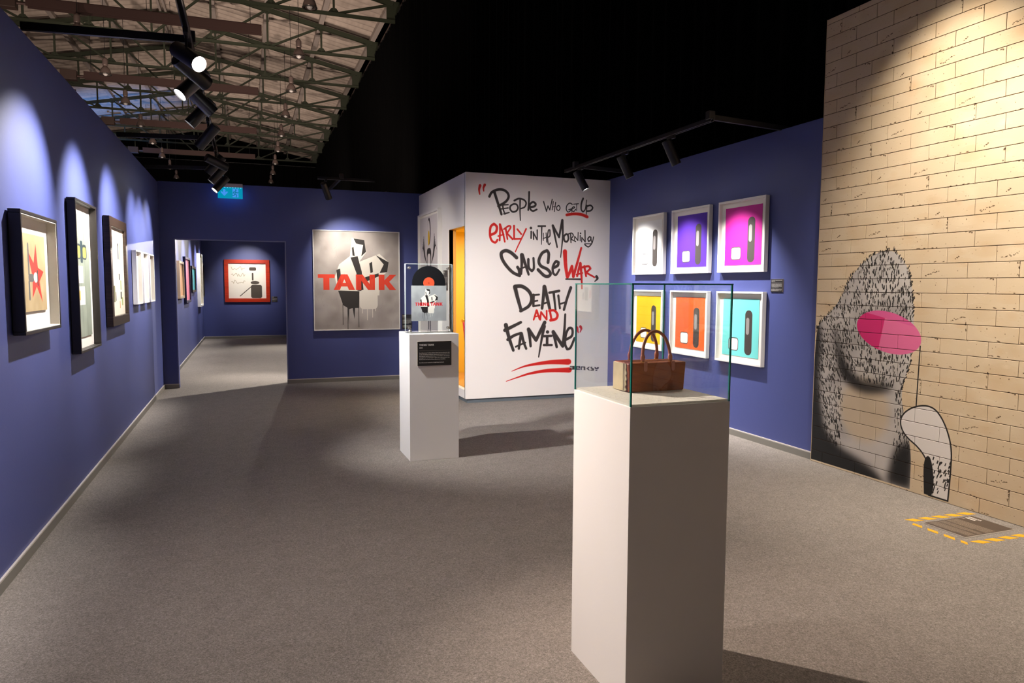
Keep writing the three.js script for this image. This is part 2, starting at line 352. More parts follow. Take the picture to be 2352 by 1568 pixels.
// ---- tall wall of printed stone blocks, with the wall painting on it
const XK = 4.585, BZ0 = -4.87, BH = 3.735, CH = 0.1055, BL = 0.352, PW = 2.25;
const blockTex = canvasTex(1228, 2048, (c, w, h) => {
  const s = w / PW; // pixels a metre; x runs from the wall's free end, y down from its top
  c.fillStyle = '#ccb596'; c.fillRect(0, 0, w, h);
  for (let i = 0; i < 520; i++) { const x = rnd() * w, y = rnd() * h, r = 12 + rnd() * 70, t = rnd(); const g = c.createRadialGradient(x, y, 0, x, y, r), col = t < 0.4 ? '222,202,172' : t < 0.75 ? '194,160,120' : '188,160,124'; g.addColorStop(0, `rgba(${col},${0.16 + rnd() * 0.28})`); g.addColorStop(1, `rgba(${col},0)`); c.fillStyle = g; c.beginPath(); c.ellipse(x, y, r, r * (0.3 + rnd() * 0.5), 0, 0, 7); c.fill(); }
  for (let i = 0; i < 5200; i++) { const x = rnd() * w, y = rnd() * h; c.fillStyle = rnd() < 0.6 ? `rgba(150,122,82,${0.1 + rnd() * 0.25})` : `rgba(240,226,196,${0.1 + rnd() * 0.25})`; c.fillRect(x, y, 1 + rnd() * 7, 0.7 + rnd() * 1.3); }
  // pits and chips, the same motif on blocks alike, as the print repeats
  const rows = Math.ceil(BH / CH);
  for (let r = 0; r < rows; r++) for (let k = -1; k < 8; k++) {
    const x = (k * BL + (r % 2 ? BL / 2 : 0) + blockShift(r)) * s, y = (0.045 + r * CH) * s, v = (r * 3 + k * 5 + 40) % 7;
    c.fillStyle = 'rgba(62,42,22,0.85)';
    const pit = (u, q, a, b) => { c.beginPath(); c.ellipse(x + u * BL * s, y + q * CH * s, a, b, rnd() * 0.6 - 0.3, 0, 7); c.fill(); };
    if (v === 0) for (let i = 0; i < 9; i++) pit(0.1 + i * 0.035 + rnd() * 0.02, 0.8 - i * 0.03 + rnd() * 0.12, 1.5 + rnd() * 3.5, 0.8 + rnd() * 1.2);
    if (v === 1) { pit(0.9, 0.14, 5, 2); pit(0.94, 0.18, 3, 3); pit(0.82, 0.1, 4, 1.4); }
    if (v === 2) { pit(0.22, 0.75, 4, 2.4); pit(0.25, 0.68, 3, 2); pit(0.18, 0.82, 2, 2); }
    if (v === 3) { pit(0.4, 0.3, 1.6, 2.6); pit(0.75, 0.55, 1.4, 1.6); }
    if (v === 4) for (let i = 0; i < 7; i++) pit(0.02 + rnd() * 0.96, rnd() < 0.5 ? 0.03 : 0.97, 2 + rnd() * 5, 1 + rnd());
    if (v === 5) for (let i = 0; i < 5; i++) pit(0.96 + rnd() * 0.04, rnd(), 1 + rnd() * 2, 2 + rnd() * 4);
    for (let i = 0; i < 3; i++) pit(rnd(), rnd(), 0.6 + rnd() * 1.2, 0.6 + rnd());
  }
  // wall painting: a plain dappled mass with a pink oval (a generic stand-in)
  const P = (q, y) => [q * s, (BH - y) * s];
  const path = (pts, close = true) => { c.beginPath(); pts.forEach(([q, y], i) => { const a = P(q, y); if (!i) c.moveTo(...a); else { const b = P(...pts[i - 1]), m = [(a[0] + b[0]) / 2, (a[1] + b[1]) / 2]; c.quadraticCurveTo(b[0], b[1], m[0], m[1]); } }); if (close) c.closePath(); };
  const mass = [[0, 0], [0, 0], [0, 1.12], [0.06, 1.22], [0.24, 1.36], [0.36, 1.6], [0.55, 1.76], [0.76, 1.8], [0.9, 1.66], [0.95, 1.45], [0.97, 1.2], [0.96, 0.95], [0.88, 0.72], [0.92, 0.55], [1.0, 0.3], [1.0, 0], [1.0, 0]];
  c.save(); path(mass); c.fillStyle = '#b9b0a9'; c.fill(); c.clip();
  for (let i = 0; i < 110; i++) { const x = rnd() * 1.0 * s, y = (BH - rnd() * 1.8) * s, r = 30 + rnd() * 90, g = c.createRadialGradient(x, y, 0, x, y, r); const d = rnd() < 0.4 ? '96,90,88' : '206,198,190'; g.addColorStop(0, `rgba(${d},0.2)`); g.addColorStop(1, `rgba(${d},0)`); c.fillStyle = g; c.beginPath(); c.arc(x, y, r, 0, 7); c.fill(); }
  c.filter = 'blur(16px)'; c.fillStyle = 'rgba(194,170,138,0.75)'; c.beginPath(); c.ellipse(...P(0.55, 0.52), 0.24 * s, 0.26 * s, 0, 0, 7); c.fill();
  c.fillStyle = '#141111'; // soft black sprayed edges
  path([[-0.1, -0.1], [-0.1, -0.1], [-0.1, 1.3], [0.06, 1.2], [0.07, 0.95], [0.05, 0.7], [0.1, 0.45], [0.14, 0.28], [0.3, 0.17], [0.5, 0.12], [0.68, 0.06], [0.8, -0.05], [0.8, -0.1]]); c.fill();
  path([[0.2, 1.2], [0.2, 1.2], [0.28, 1.0], [0.36, 0.84], [0.52, 0.74], [0.7, 0.76], [0.84, 0.74], [0.7, 0.68], [0.5, 0.66], [0.32, 0.74], [0.22, 0.95]]); c.fill();
  path([[0.8, 0], [0.8, 0], [0.84, 0.24], [0.92, 0.34], [1.02, 0.34], [1.0, 0], [1.0, 0]]); c.fill();
  c.filter = 'none';
  c.lineCap = 'round'; c.strokeStyle = '#17120f';
  for (let i = 0; i < 2600; i++) { // short dabs
    const q = rnd() * 0.98, y = 0.16 + rnd() * 1.66; if (q > 0.34 && q < 0.84 && y < 0.74) continue; if (q < 0.12 && y < 0.5) continue;
    const a = 1.3 + (q - 0.4) * 0.9 + (rnd() - 0.5) * 0.7, l = 0.012 + rnd() * 0.02, [x, yy] = P(q, y); c.lineWidth = 2 + rnd() * 3; c.beginPath(); c.moveTo(x, yy); c.lineTo(x - Math.cos(a) * l * s * 0.8, yy - Math.sin(a) * l * s); c.stroke();
  }
  c.restore();
  for (let i = 2; i < 12; i++) for (let k = 0; k < 16; k++) { const [q0, y0] = mass[i], [q1, y1] = mass[i + 1], t = rnd(), q = q0 + (q1 - q0) * t, y = y0 + (y1 - y0) * t, [x, yy] = P(q * 0.985 + 0.005, y - 0.012); c.strokeStyle = '#17120f'; c.lineWidth = 2 + rnd() * 2.5; c.beginPath(); c.moveTo(x, yy); c.lineTo(x + (q - 0.5) * 20 * (0.4 + rnd()), yy - 6 - rnd() * 10); c.stroke(); }
  c.save(); c.translate(...P(0.74, 1.16)); c.rotate(0.2); // pink oval in two tones
  c.beginPath(); c.ellipse(0, 0, 0.3 * s, 0.155 * s, 0, 0, 7); c.fillStyle = '#d6648f'; c.fill(); c.clip(); c.fillStyle = '#c41f64'; c.fillRect(-0.05 * s, -0.3 * s, -0.3 * s, 0.6 * s); c.fillStyle = '#d0558a'; c.fillRect(-0.3 * s, -0.3 * s, 0.6 * s, 0.2 * s); c.restore();
  c.strokeStyle = '#17120f'; c.lineWidth = 5; c.beginPath(); c.moveTo(...P(1.03, 1.08)); c.lineTo(...P(1.02, 0.62)); c.stroke();
  // pale rounded shape and post below it
  c.fillStyle = '#d8cfc8'; c.lineWidth = 6;
  path([[1.16, 0], [1.16, 0], [1.16, 0.2], [1.08, 0.32], [0.92, 0.4], [0.88, 0.52], [0.98, 0.62], [1.14, 0.66], [1.24, 0.58], [1.32, 0.4], [1.32, 0.2], [1.31, 0], [1.31, 0]]); c.fill(); c.stroke();
  c.save(); c.clip(); for (let i = 0; i < 60; i++) { const [x, yy] = P(1.14 + rnd() * 0.18, rnd() * 0.28); c.lineWidth = 3 + rnd() * 2; c.beginPath(); c.moveTo(x, yy); c.lineTo(x + 4, yy - 8 - rnd() * 8); c.stroke(); } c.restore();
  c.fillStyle = '#15110f'; path([[1.12, 0], [1.12, 0], [1.1, 0.26], [1.16, 0.3], [1.2, 0.1], [1.18, 0], [1.18, 0]]); c.fill();
}, { repeat: true });
function blockShift(r) { return [0.16, 0.14, 0.17, 0.15, 0.13][r % 5] - BL; }
{
  const mat = std(0xffffff, 0.85, { map: blockTex });
  const wall = struct('wall_right_front', bx(XK + 0.004, XK + 0.16, 0, BH, BZ0, 4), std(srgb(66, 46, 26), 0.9), 'tall wall of pale sandstone blocks with a large wall painting', 'wall');
  const rest = [], G = 0.0042, top = 0.045; // joint width, height of the cut top course
  const block = (q0, q1, y0, y1) => { // q along the wall from its free end
    const d = 0.004, w = q1 - q0 - G, h = y1 - y0 - G; if (w < 0.02 || h < 0.015) return null;
    const g = new RoundedBoxGeometry(d * 2, h, w, 1, 0.0016); g.translate(XK + d, (y0 + y1) / 2, BZ0 + (q0 + q1) / 2);
    const p = g.attributes.position, uv = g.attributes.uv;
    for (let i = 0; i < p.count; i++) uv.setXY(i, (p.getZ(i) - BZ0) / PW, p.getY(i) / BH);
    return g;
  };
  for (let r = 0, y1 = BH; y1 > 0.005; r++) {
    const y0 = Math.max(0, r === 0 ? BH - top : y1 - CH), rr = r - 1;
    let q = ((rr % 2 ? BL / 2 : 0) + blockShift(Math.max(0, rr))); while (q > 0) q -= BL;
    for (; q < 8.87; q += BL) {
      const a = Math.max(0, q), b = Math.min(8.87, q + BL), g = block(a, b, y0, y1); if (!g) continue;
      if (a < 2.05) part('stone_block', g, mat, wall); else rest.push(g);
    }
    y1 = y0;
  }
  part('stone_blocks', merge(rest), mat, wall).userData.kind = 'stuff';
  part('wall_edge', bx(XK + 0.001, XK + 0.16, 0, BH, BZ0 - 0.004, BZ0), std(srgb(205, 180, 140), 0.8), wall);
}

// ---- the hall above: roof of corrugated sheets, steel trusses, black drapes
const TZ = (k) => -25.7 - 5.35 * k, RX = -3.8, EX = 6.0, HALF = EX - RX, CY = 12.6, roofY = (x) => 15.55 - 0.204 * Math.abs(x - RX);
{
  const roof = new THREE.Group(); roof.name = 'ceiling'; scene.add(roof); tag(roof, 'low gabled hall roof of pale corrugated sheets', 'roof', null, 'structure');
  const W = HALF / 4, L = 5.35, nz = 84, g = new THREE.PlaneGeometry(1, 1, 1, nz), p = g.attributes.position, ang = Math.atan(0.204), len = W / Math.cos(ang);
  for (let i = 0; i < p.count; i++) { const u = p.getX(i) * (len + 0.12), v = p.getY(i) * (L + 0.02); p.setXYZ(i, u, 0.07 * Math.sin(v / L * Math.PI * 2 * 9), v); }
  g.computeVertexNormals();
  for (let b = -6; b < 9; b++) for (const s of [-1, 1]) for (let k = 0; k < 4; k++) {
    const m = part('roof_sheet', g, M.sheet, roof), x = RX + s * (k + 0.5) * W;
    m.position.set(x, roofY(x) + 0.12 + (k % 2 ? 0.012 : 0), TZ(b) - L / 2); m.rotation.z = -s * ang;
  }
  for (const s of [-1, 1]) for (let k = 0; k <= 4; k++) for (const o of k === 0 ? [0.12] : [0]) {
    const x = RX + s * (k * W + o);
    part('purlin', bx(x - (k ? 0.11 : 0.05), x + (k ? 0.11 : 0.05), roofY(x) - 0.12, roofY(x) + 0.08, -73, 6.4), M.purlin, roof);
  }
}
struct('wall_hall_right', bx(6.5, 6.7, 0, 13.7, -74, 8), M.hallWall, 'pale hall wall above the black drape', 'wall');
struct('wall_hall_left', bx(-14, -13.6, 0, 13.7, -74, 8), M.hallWall, 'far side wall of the hall', 'wall');
struct('wall_hall_back', bx(-14, 6.7, 0, 15.6, -74, -73.5), M.curtain, 'dark end wall of the hall', 'wall');
struct('wall_hall_front', bx(-14, 6.7, 0, 15.6, 6.6, 6.9), M.curtain, 'dark end wall of the hall behind the exhibition', 'wall');
function drape(name, label, L, H, pos, turn) {
  const n = Math.round(L / 0.06), g = new THREE.PlaneGeometry(L, H, n, 1), p = g.attributes.position;
  for (let i = 0; i < p.count; i++) { const x = p.getX(i), y = p.getY(i) > 0 ? 1 : 0; p.setZ(i, 0.05 * Math.sin(x * 17 + Math.sin(x * 2.3) * 1.6) * (y ? 0.7 : 1) + 0.03 * Math.sin(x * 5.1)); p.setY(i, p.getY(i) + H / 2); }
  g.computeVertexNormals();
  const d = thing(name, label, 'curtain', pos, turn);
  part('fabric', g, M.curtain, d);
  part('hem_pipe', rod([-L / 2, H + 0.02, 0], [L / 2, H + 0.02, 0], 0.03, 8), M.black, d);
}
drape('black_curtain', 'tall black drape hanging along the hall wall behind the booth', 72, 12.78, [6.1, 0, -33.5], -Math.PI / 2);
drape('black_curtain', 'black drape closing the far end of the hall', 19.4, 12.3, [-3.6, 0, -69.6], 0);

function truss(z) {
  const t = thing('roof_truss', 'dark green steel roof truss spanning the hall', 'truss', [0, 0, z], 0, 'green roof trusses');
  return t;
}
{
  const t0 = truss(TZ(0)), W = HALF / 4, top = (x) => roofY(x) - 0.24;
  const dbl = (a, b, w, h) => merge([bar([a[0], a[1], a[2] - 0.05], [b[0], b[1], b[2] - 0.05], w, h), bar([a[0], a[1], a[2] + 0.05], [b[0], b[1], b[2] + 0.05], w, h)]);
  part('bottom_chord', dbl([RX - HALF, CY, 0], [EX + 0.3, CY, 0], 0.06, 0.11), M.truss, t0);
  for (const s of [-1, 1]) {
    part('top_chord', dbl([RX, top(RX), 0], [RX + s * HALF, top(RX + s * HALF), 0], 0.07, 0.2), M.truss, t0);
    for (let k = 0; k < 4; k++) {
      const xo = RX + s * (k + 1) * W, xi = RX + s * k * W;
      if (k < 3) part('vertical', bar([xo, CY, 0], [xo, top(xo), 0], 0.085, 0.085), M.truss, t0);
      part('diagonal', bar([xo, top(xo), 0], [xi, CY, 0], 0.09, 0.09), M.truss, t0);
      const gs = new THREE.Shape([[-0.26, 0.0], [0.26, 0.0], [0.22, 0.08], [0.09, 0.24], [-0.09, 0.24], [-0.22, 0.08]].map((p) => new THREE.Vector2(...p)));
      const gg = new THREE.ExtrudeGeometry(gs, { depth: 0.02, bevelEnabled: false });
      if (k) part('gusset_plate', gg.clone().translate(xi, CY, -0.01), M.truss, t0);
      part('gusset_plate', gg.clone().rotateZ(Math.PI).translate(xo, top(xo) + 0.05, 0.01), M.truss, t0);
    }
    const xe = RX + s * HALF; part('end_plate', bx(xe - 0.28, xe + 0.28, CY - 0.05, top(xe) + 0.12, -0.02, 0.02), M.truss, t0);
  }
  part('king_post', bar([RX, CY, 0], [RX, top(RX), 0], 0.08, 0.08), M.truss, t0);
  part('ridge_plate', bx(RX - 0.4, RX + 0.4, top(RX) - 0.3, top(RX) + 0.05, -0.02, 0.02), M.truss, t0);
  for (let k = 1; k < 9; k++) copy(t0, [0, 0, TZ(k)]);
}
// ---------------------------------------------------------------- lamps
// a cylinder spot on an adapter clipped in a lighting track; attach = point on the track, aim = where it points
function trackSpot(label, attach, aim, { I, angle, pen, color }, { drop = 0.15, len = 0.25, r = 0.047, group = 'track spots', shine = 14 } = {}) {
  const t = thing('track_spotlight', label, 'spotlight', attach, 0, group);
  const c = new THREE.Vector3(0, -drop, 0), d = new THREE.Vector3(...aim).sub(new THREE.Vector3(...attach)).sub(c).normalize();
  const q = new THREE.Quaternion().setFromUnitVectors(new THREE.Vector3(0, 1, 0), d);
  part('adapter', rbx(-0.014, 0.014, -0.035, 0.0, -0.06, 0.06, 0.004), M.blackMetal, t);
  part('stem', rod([0, -0.035, 0], [0, -drop + r * 0.6, 0], 0.008), M.blackMetal, t);
  const at = (g) => { g.applyQuaternion(q); g.translate(c.x, c.y, c.z); return g; };
  const h = part('housing', at(lathe([[0, -len * 0.45], [r - 0.006, -len * 0.45], [r, -len * 0.45 + 0.006], [r, len * 0.55 - 0.002], [r - 0.001, len * 0.55], [r - 0.003, len * 0.55], [r - 0.003, len * 0.55 - 0.012]])), M.blackMetal, t);
  const lens = part('lens', at(new THREE.CylinderGeometry(r - 0.003, r - 0.003, 0.004, 28).translate(0, len * 0.55 - 0.012, 0)), std(0x000000, 0.3, { emissive: lin(...color), emissiveIntensity: shine }), h);
  lens.userData.label = 'glowing round lens';
  const s = new THREE.SpotLight(lin(...color), I, 0, angle * D2R, pen, 2);
  s.name = 'beam'; s.position.copy(c).addScaledVector(d, len * 0.55 + 0.004); s.castShadow = true; s.shadow.radius = 1.2;
  s.target.position.copy(c).addScaledVector(d, 3); s.target.name = 'beam_target'; t.add(s, s.target);
  return t;
}
function track(label, a, b, arms, group) {
  const dx = b[0] - a[0], dz = b[2] - a[2], L = Math.hypot(dx, dz), alongX = Math.abs(dx) > Math.abs(dz);
  const t = thing('lighting_track', label, 'lighting track', [0, 0, 0], 0, group);
  const y = a[1], w = 0.017;
  const R = (o0, o1, y0, y1) => alongX ? bx(Math.min(a[0], b[0]), Math.max(a[0], b[0]), y0, y1, a[2] + o0, a[2] + o1) : bx(a[0] + o0, a[0] + o1, y0, y1, Math.min(a[2], b[2]), Math.max(a[2], b[2]));
  part('rail', merge([R(-w, -w + 0.006, y, y + 0.034), R(w - 0.006, w, y, y + 0.034), R(-w, w, y + 0.03, y + 0.036)]), M.blackMetal, t);
  part('conductor', merge([R(-w - 0.001, -w + 0.005, y - 0.002, y), R(w - 0.005, w + 0.001, y - 0.002, y)]), M.steel, t);
  for (const [p, q] of arms) {
    part('support_arm', bar(p, q, 0.03, 0.045), M.blackMetal, t);
    part('clamp', rbx(p[0] - 0.03, p[0] + 0.03, p[1] - 0.02, p[1] + 0.05, p[2] - 0.03, p[2] + 0.03, 0.004), M.trackGrey, t);
  }
  return t;
}
const LX = -0.31, LY = 3.0;
track('black lighting track above the long blue wall with the framed works', [LX, LY, -11], [LX, LY, 1.5], [[[LX, LY + 0.05, -5.05], [XL - 0.04, LY + 0.02, -5.05]], [[LX, LY + 0.05, -8.3], [XL - 0.04, LY + 0.02, -8.3]], [[LX, LY + 0.05, -10.4], [XL - 0.04, LY + 0.02, -10.4]], [[LX, LY + 0.05, -1.5], [XL - 0.04, LY + 0.02, -1.5]]]);
const onLeft = (z, aimZ, what, P = P_LEFT, aimY = 1.85) => trackSpot(`unseen black track spotlight turned to ${what}`, [LX, LY, z], [XL, aimY, aimZ], P, { group: 'spots over the long blue wall' });
onLeft(-5.3, -4.85, 'the red and beige boxed work');
onLeft(-6.15, -6.15, 'the tall green boxed work, fixture unseen');  // fixture unseen, placed to light this work
onLeft(-7.1, -7.55, 'the dark wooden frame');
onLeft(-8.75, -8.9, 'the first small white frame', { ...P_LEFT, I: 13 });
onLeft(-9.5, -9.45, 'the second small white frame', { ...P_LEFT, I: 13 });
onLeft(-10.4, -10.05, 'the third small white frame', { ...P_LEFT, I: 13 });
onLeft(-3.2, -3.2, 'the bare start of the long blue wall, out of view');  // out of view, placed to light the near end of the wall
trackSpot('black track spotlight glaring towards the glass case with the bag', [LX, LY, -4.7], [1.44, 1.2, -2.38], { I: 54, angle: 30, pen: 0.8, color: [1, 0.83, 0.7] }, { group: 'spots over the long blue wall', shine: 40 });
trackSpot('black track spotlight turned to the vinyl record on its pedestal', [LX, LY, -5.72], [1.5, 1.15, -6.2], { I: 34, angle: 32, pen: 0.8, color: COOL }, { group: 'spots over the long blue wall' });
trackSpot('unseen black track spotlight placed to light the lettered white booth front', [LX, LY, -5.0], [3.3, 0.65, -8.73], { I: 92, angle: 25, pen: 1, color: COOL }, { group: 'spots over the long blue wall' });  // fixture unseen, placed where it lights the booth front without a pedestal shadow
trackSpot('unseen black track spotlight placed to light the white booth side', [LX, LY, -8.6], [2.6, 1.7, -10.2], { I: 12, angle: 24, pen: 0.9, color: WHITE }, { group: 'spots over the long blue wall' });  // fixture unseen, placed to light the booth side

track('short black lighting track in front of the large grey painting', [0.95, 3.0, -10.55], [1.75, 3.0, -10.55], [[[1.28, 3.04, -10.55], [1.2, 2.97, ZB - 0.05]]]);
trackSpot('black track spotlight over the large grey painting', [1.06, 3.0, -10.55], [1.6, 1.6, ZB], { I: 10.5, angle: 42, pen: 1, color: WHITE });
track('black lighting track above the six coloured prints', [3.85, 2.96, -8.5], [3.85, 2.96, -5.4], [[[3.85, 3.0, -5.43], [XR + 0.06, 2.965, -5.43]], [[3.85, 3.0, -8.2], [XR + 0.06, 2.965, -8.2]]]);
for (const [z, az, n] of [[-8.05, -7.64, 'the white and the yellow print'], [-6.95, -6.76, 'the purple and the orange print'], [-6.05, -5.88, 'the magenta and the turquoise print']])
  trackSpot(`unseen black track spotlight turned to ${n}`, [3.85, 2.96, z], [XR, 1.2, az], P_RIGHT, { group: 'spots over the prints' });
// unseen above the frame, placed to light the stone block wall and carpet
track('unseen black lighting track high above the stone block wall', [3.55, 4.05, -4.4], [3.55, 4.05, 1.5], [[[3.55, 4.09, -3.0], [XK + 0.08, 3.78, -3.0]], [[3.55, 4.09, -0.5], [XK + 0.08, 3.78, -0.5]]]);
trackSpot('unseen black track spotlight washing the top of the stone block wall', [3.55, 4.05, -3.5], [XK, 2.5, -3.65], { I: 12.5, angle: 38, pen: 1, color: WARM }, { group: 'spots over the stone block wall' });
trackSpot('unseen black track spotlight placed to light the wall painting', [3.55, 4.05, -2.4], [XK, 0.75, -4.0], { I: 28, angle: 35, pen: 1, color: [1, 0.91, 0.79] }, { group: 'spots over the stone block wall' });
trackSpot('unseen black track spotlight placed to light the floor plate', [3.55, 4.05, -1.6], [4.3, 0, -2.6], { I: 30, angle: 34, pen: 1, color: WARM }, { group: 'spots over the stone block wall' });
trackSpot('unseen black track spotlight placed to brighten the carpet in the middle of the room', [3.55, 4.05, -3.9], [2.7, 0, -4.0], { I: 11, angle: 46, pen: 1, color: [1, 0.86, 0.74] }, { group: 'spots over the stone block wall' });  // unseen, placed to brighten the carpet
trackSpot('unseen black track spotlight placed to brighten the carpet beside the long blue wall', [LX, LY, -2.9], [0.5, 0, -3.3], { I: 10, angle: 50, pen: 1, color: [1, 0.88, 0.78] }, { group: 'spots over the long blue wall' });  // out of view, placed to brighten the carpet on this side
trackSpot('added unseen spotlight behind the viewpoint, bouncing light off the carpet', [LX, LY, 1.2], [1.6, 0, 1.7], { I: 42, angle: 40, pen: 0.8, color: [1, 0.82, 0.68] }, { group: 'spots over the long blue wall' });  // added behind the viewpoint for warm bounce off the carpet
trackSpot('added fill spotlight behind the viewpoint for the front of the bag pedestal', [LX, LY, 0.9], [1.7, 0.5, -2.2], { I: 1.6, angle: 30, pen: 1, color: [1, 0.8, 0.68] }, { group: 'spots over the long blue wall' });  // added fill for the near pedestal front
// the room beyond the doorway: unseen lamps placed to light its walls and floor
track('unseen black lighting track in the room beyond the doorway', [LX, LY, -20.5], [LX, LY, -12.2], [[[LX, LY + 0.05, -16], [XL - 0.04, LY + 0.02, -16]]]);
for (const [z, n] of [[-13.6, 'the small beige frame'], [-15.2, 'the pink work'], [-16.9, 'the small teal work'], [-18.6, 'the tall white work'], [-20.1, 'the pale yellow frame']])
  trackSpot(`unseen black track spotlight turned to ${n} beyond the doorway`, [LX, LY, z], [XL, 1.6, z - 0.2], { ...P_LEFT, I: 17 }, { group: 'spots beyond the doorway' });
track('unseen black lighting track in front of the red framed work', [-0.2, 3.0, -19.9], [1.6, 3.0, -19.9], [[[0.8, 3.04, -19.9], [0.8, 2.97, ZF - 0.05]]]);
trackSpot('unseen black track spotlight turned to the red framed work', [0.1, 3.0, -19.9], [-0.02, 1.65, ZF], { I: 12, angle: 34, pen: 1, color: WHITE }, { group: 'spots beyond the doorway' });
trackSpot('unseen black track spotlight placed to light the floor beyond the doorway', [1.4, 3.0, -19.9], [0.4, 0, -15.5], { I: 48, angle: 44, pen: 0.9, color: WHITE }, { group: 'spots beyond the doorway' });  // unseen, placed to brighten the far floor
trackSpot('unseen black track spotlight placed to light the floor behind the doorway', [LX, LY, -12.6], [0.4, 0, -13.6], { I: 20, angle: 50, pen: 0.9, color: WHITE }, { group: 'spots beyond the doorway' });  // unseen, placed to brighten the floor just behind the doorway

track('unseen short black lighting track just inside the room beyond the doorway', [1.5, 3.0, -12.55], [2.6, 3.0, -12.55], [[[2.1, 3.04, -12.55], [2.1, 2.97, ZB - 0.1]]]);
trackSpot('unseen black track spotlight shining out through the doorway', [2.0, 3.0, -12.55], [-0.4, 0, -11.2], { I: 46, angle: 34, pen: 0.8, color: WHITE }, { group: 'spots beyond the doorway' });  // unseen, placed for the lit wedge on the carpet at the doorway

// unseen floodlights, placed outside the exhibition walls to light the hall roof
function unseen_floodlight(label, pos, aim, P) {
  const t = thing('unseen_floodlight', label, 'unseen_floodlight', pos, 0, 'unseen floodlights outside the exhibition walls');
  const d = new THREE.Vector3(...aim).sub(new THREE.Vector3(pos[0], pos[1] + 2.2, pos[2])).normalize(), q = new THREE.Quaternion().setFromUnitVectors(new THREE.Vector3(0, 1, 0), d);
  part('base', lathe([[0, 0], [0.3, 0], [0.3, 0.02], [0.03, 0.04], [0, 0.04]]), M.black, t);
  part('pole', rod([0, 0.02, 0], [0, 2.1, 0], 0.02), M.black, t);
  part('housing', rbx(-0.22, 0.22, -0.06, 0.04, -0.16, 0.16, 0.01).applyQuaternion(q).translate(0, 2.2, 0), M.black, t);
  part('lens', bx(-0.19, 0.19, 0.04, 0.046, -0.13, 0.13).applyQuaternion(q).translate(0, 2.2, 0), std(0x000000, 0.3, { emissive: lin(...P.color), emissiveIntensity: 10 }), t);
  const s = new THREE.SpotLight(lin(...P.color), P.I, 0, P.angle * D2R, P.pen, 2); s.name = 'beam'; s.castShadow = true; s.shadow.radius = 8;
  s.position.set(0, 2.2, 0).addScaledVector(d, 0.06); s.target.position.set(0, 2.2, 0).addScaledVector(d, 5); s.target.name = 'beam_target'; t.add(s, s.target);
}
for (const [x, z, ax] of [[-8, -6, -5], [-2.5, -12, -1], [-7, -26, -6], [-1, -26, 2], [3, -24, 4], [-5, -44, -4], [3, -42, 3]]) unseen_floodlight('unseen black flood lamp on a stand, placed to light the hall roof', [x, 0, z], [ax, 14, z - 16], P_FLOOD);
unseen_floodlight('unseen blue stage light on a stand, placed to tint the far roof', [-10, 0, -57], [-9.5, 14, -60], { I: 420, angle: 28, pen: 0.6, color: [0.12, 0.35, 1] });  // out of view, placed for the blue patch on the far roof

// ---------------------------------------------------------------- framed works
// origin at the bottom centre on the wall; local z comes out of the wall
const FACE = { left: Math.PI / 2, right: -Math.PI / 2, back: 0 };
function framed(o) {
  const t = thing(o.name, o.label, 'framed picture', o.pos, FACE[o.side], o.group), { w, h, depth: d, rail: r } = o, g0 = o.gap ?? 0;
  const mats = o.frame;
  for (const [x0, x1, y0, y1] of [[-w / 2, w / 2, 0, r], [-w / 2, w / 2, h - r, h], [-w / 2, -w / 2 + r, r, h - r], [w / 2 - r, w / 2, r, h - r]]) part('frame_rail', rbx(x0, x1, y0, y1, g0, d, Math.min(0.003, r * 0.3)), mats, t);
  if (g0) part('shadow_gap_filler', bx(-w / 2 + 0.02, w / 2 - 0.02, 0.03, h - 0.03, 0, g0), M.black, t);  // black filler gives the shade of the gap behind the frame
  const b = o.bed ?? 0.012;
  if (o.liner) for (const [x0, x1, y0, y1] of [[-w / 2 + r, w / 2 - r, r, r + 0.004], [-w / 2 + r, w / 2 - r, h - r - 0.004, h - r], [-w / 2 + r, -w / 2 + r + 0.004, r + 0.004, h - r - 0.004], [w / 2 - r - 0.004, w / 2 - r, r + 0.004, h - r - 0.004]]) part('inner_liner', bx(x0, x1, y0, y1, b, d - 0.003), M.creamMat, t);
  const board = part('backing_board', bx(-w / 2 + r * 0.6, w / 2 - r * 0.6, r * 0.6, h - r * 0.6, Math.max(g0, 0.002), b), o.board ?? M.creamMat, t);
  if (o.tex) {
    const a = o.art, lift = o.lift ?? 0.002, side = std(srgb(214, 204, 186), 0.8), f = std(0xffffff, o.rough ?? 0.7, { map: o.tex });
    const m = shade(new THREE.Mesh(new THREE.BoxGeometry(a[2] - a[0], a[3] - a[1], lift), [side, side, side, side, f, side])); m.name = 'artwork'; m.position.set((a[0] + a[2]) / 2, (a[1] + a[3]) / 2, b + 0.001 + lift / 2); board.add(m);
    if (o.artLabel) m.userData.label = o.artLabel;
  }
  return t;
}
// plain generic stand-ins for the works on show: same size and colours, loose shapes
const blob = (c, x, y, rx, ry, col, rot = 0) => { c.fillStyle = col; c.beginPath(); c.ellipse(x, y, rx, ry, rot, 0, 7); c.fill(); };
const rr = (c, x, y, w, h, r, col) => { c.fillStyle = col; c.beginPath(); c.roundRect(x, y, w, h, r); c.fill(); };
const poly = (c, pts, col) => { c.fillStyle = col; c.beginPath(); pts.forEach((p, i) => (i ? c.lineTo(...p) : c.moveTo(...p))); c.closePath(); c.fill(); };
const mottle = (c, w, h, base, cols, n, R) => { c.fillStyle = base; c.fillRect(0, 0, w, h); for (let i = 0; i < n; i++) { const x = rnd() * w, y = rnd() * h, r = R * (0.3 + rnd()), g = c.createRadialGradient(x, y, 0, x, y, r), k = cols[Math.floor(rnd() * cols.length)]; g.addColorStop(0, `rgba(${k},0.3)`); g.addColorStop(1, `rgba(${k},0)`); c.fillStyle = g; c.fillRect(x - r, y - r, 2 * r, 2 * r); } };

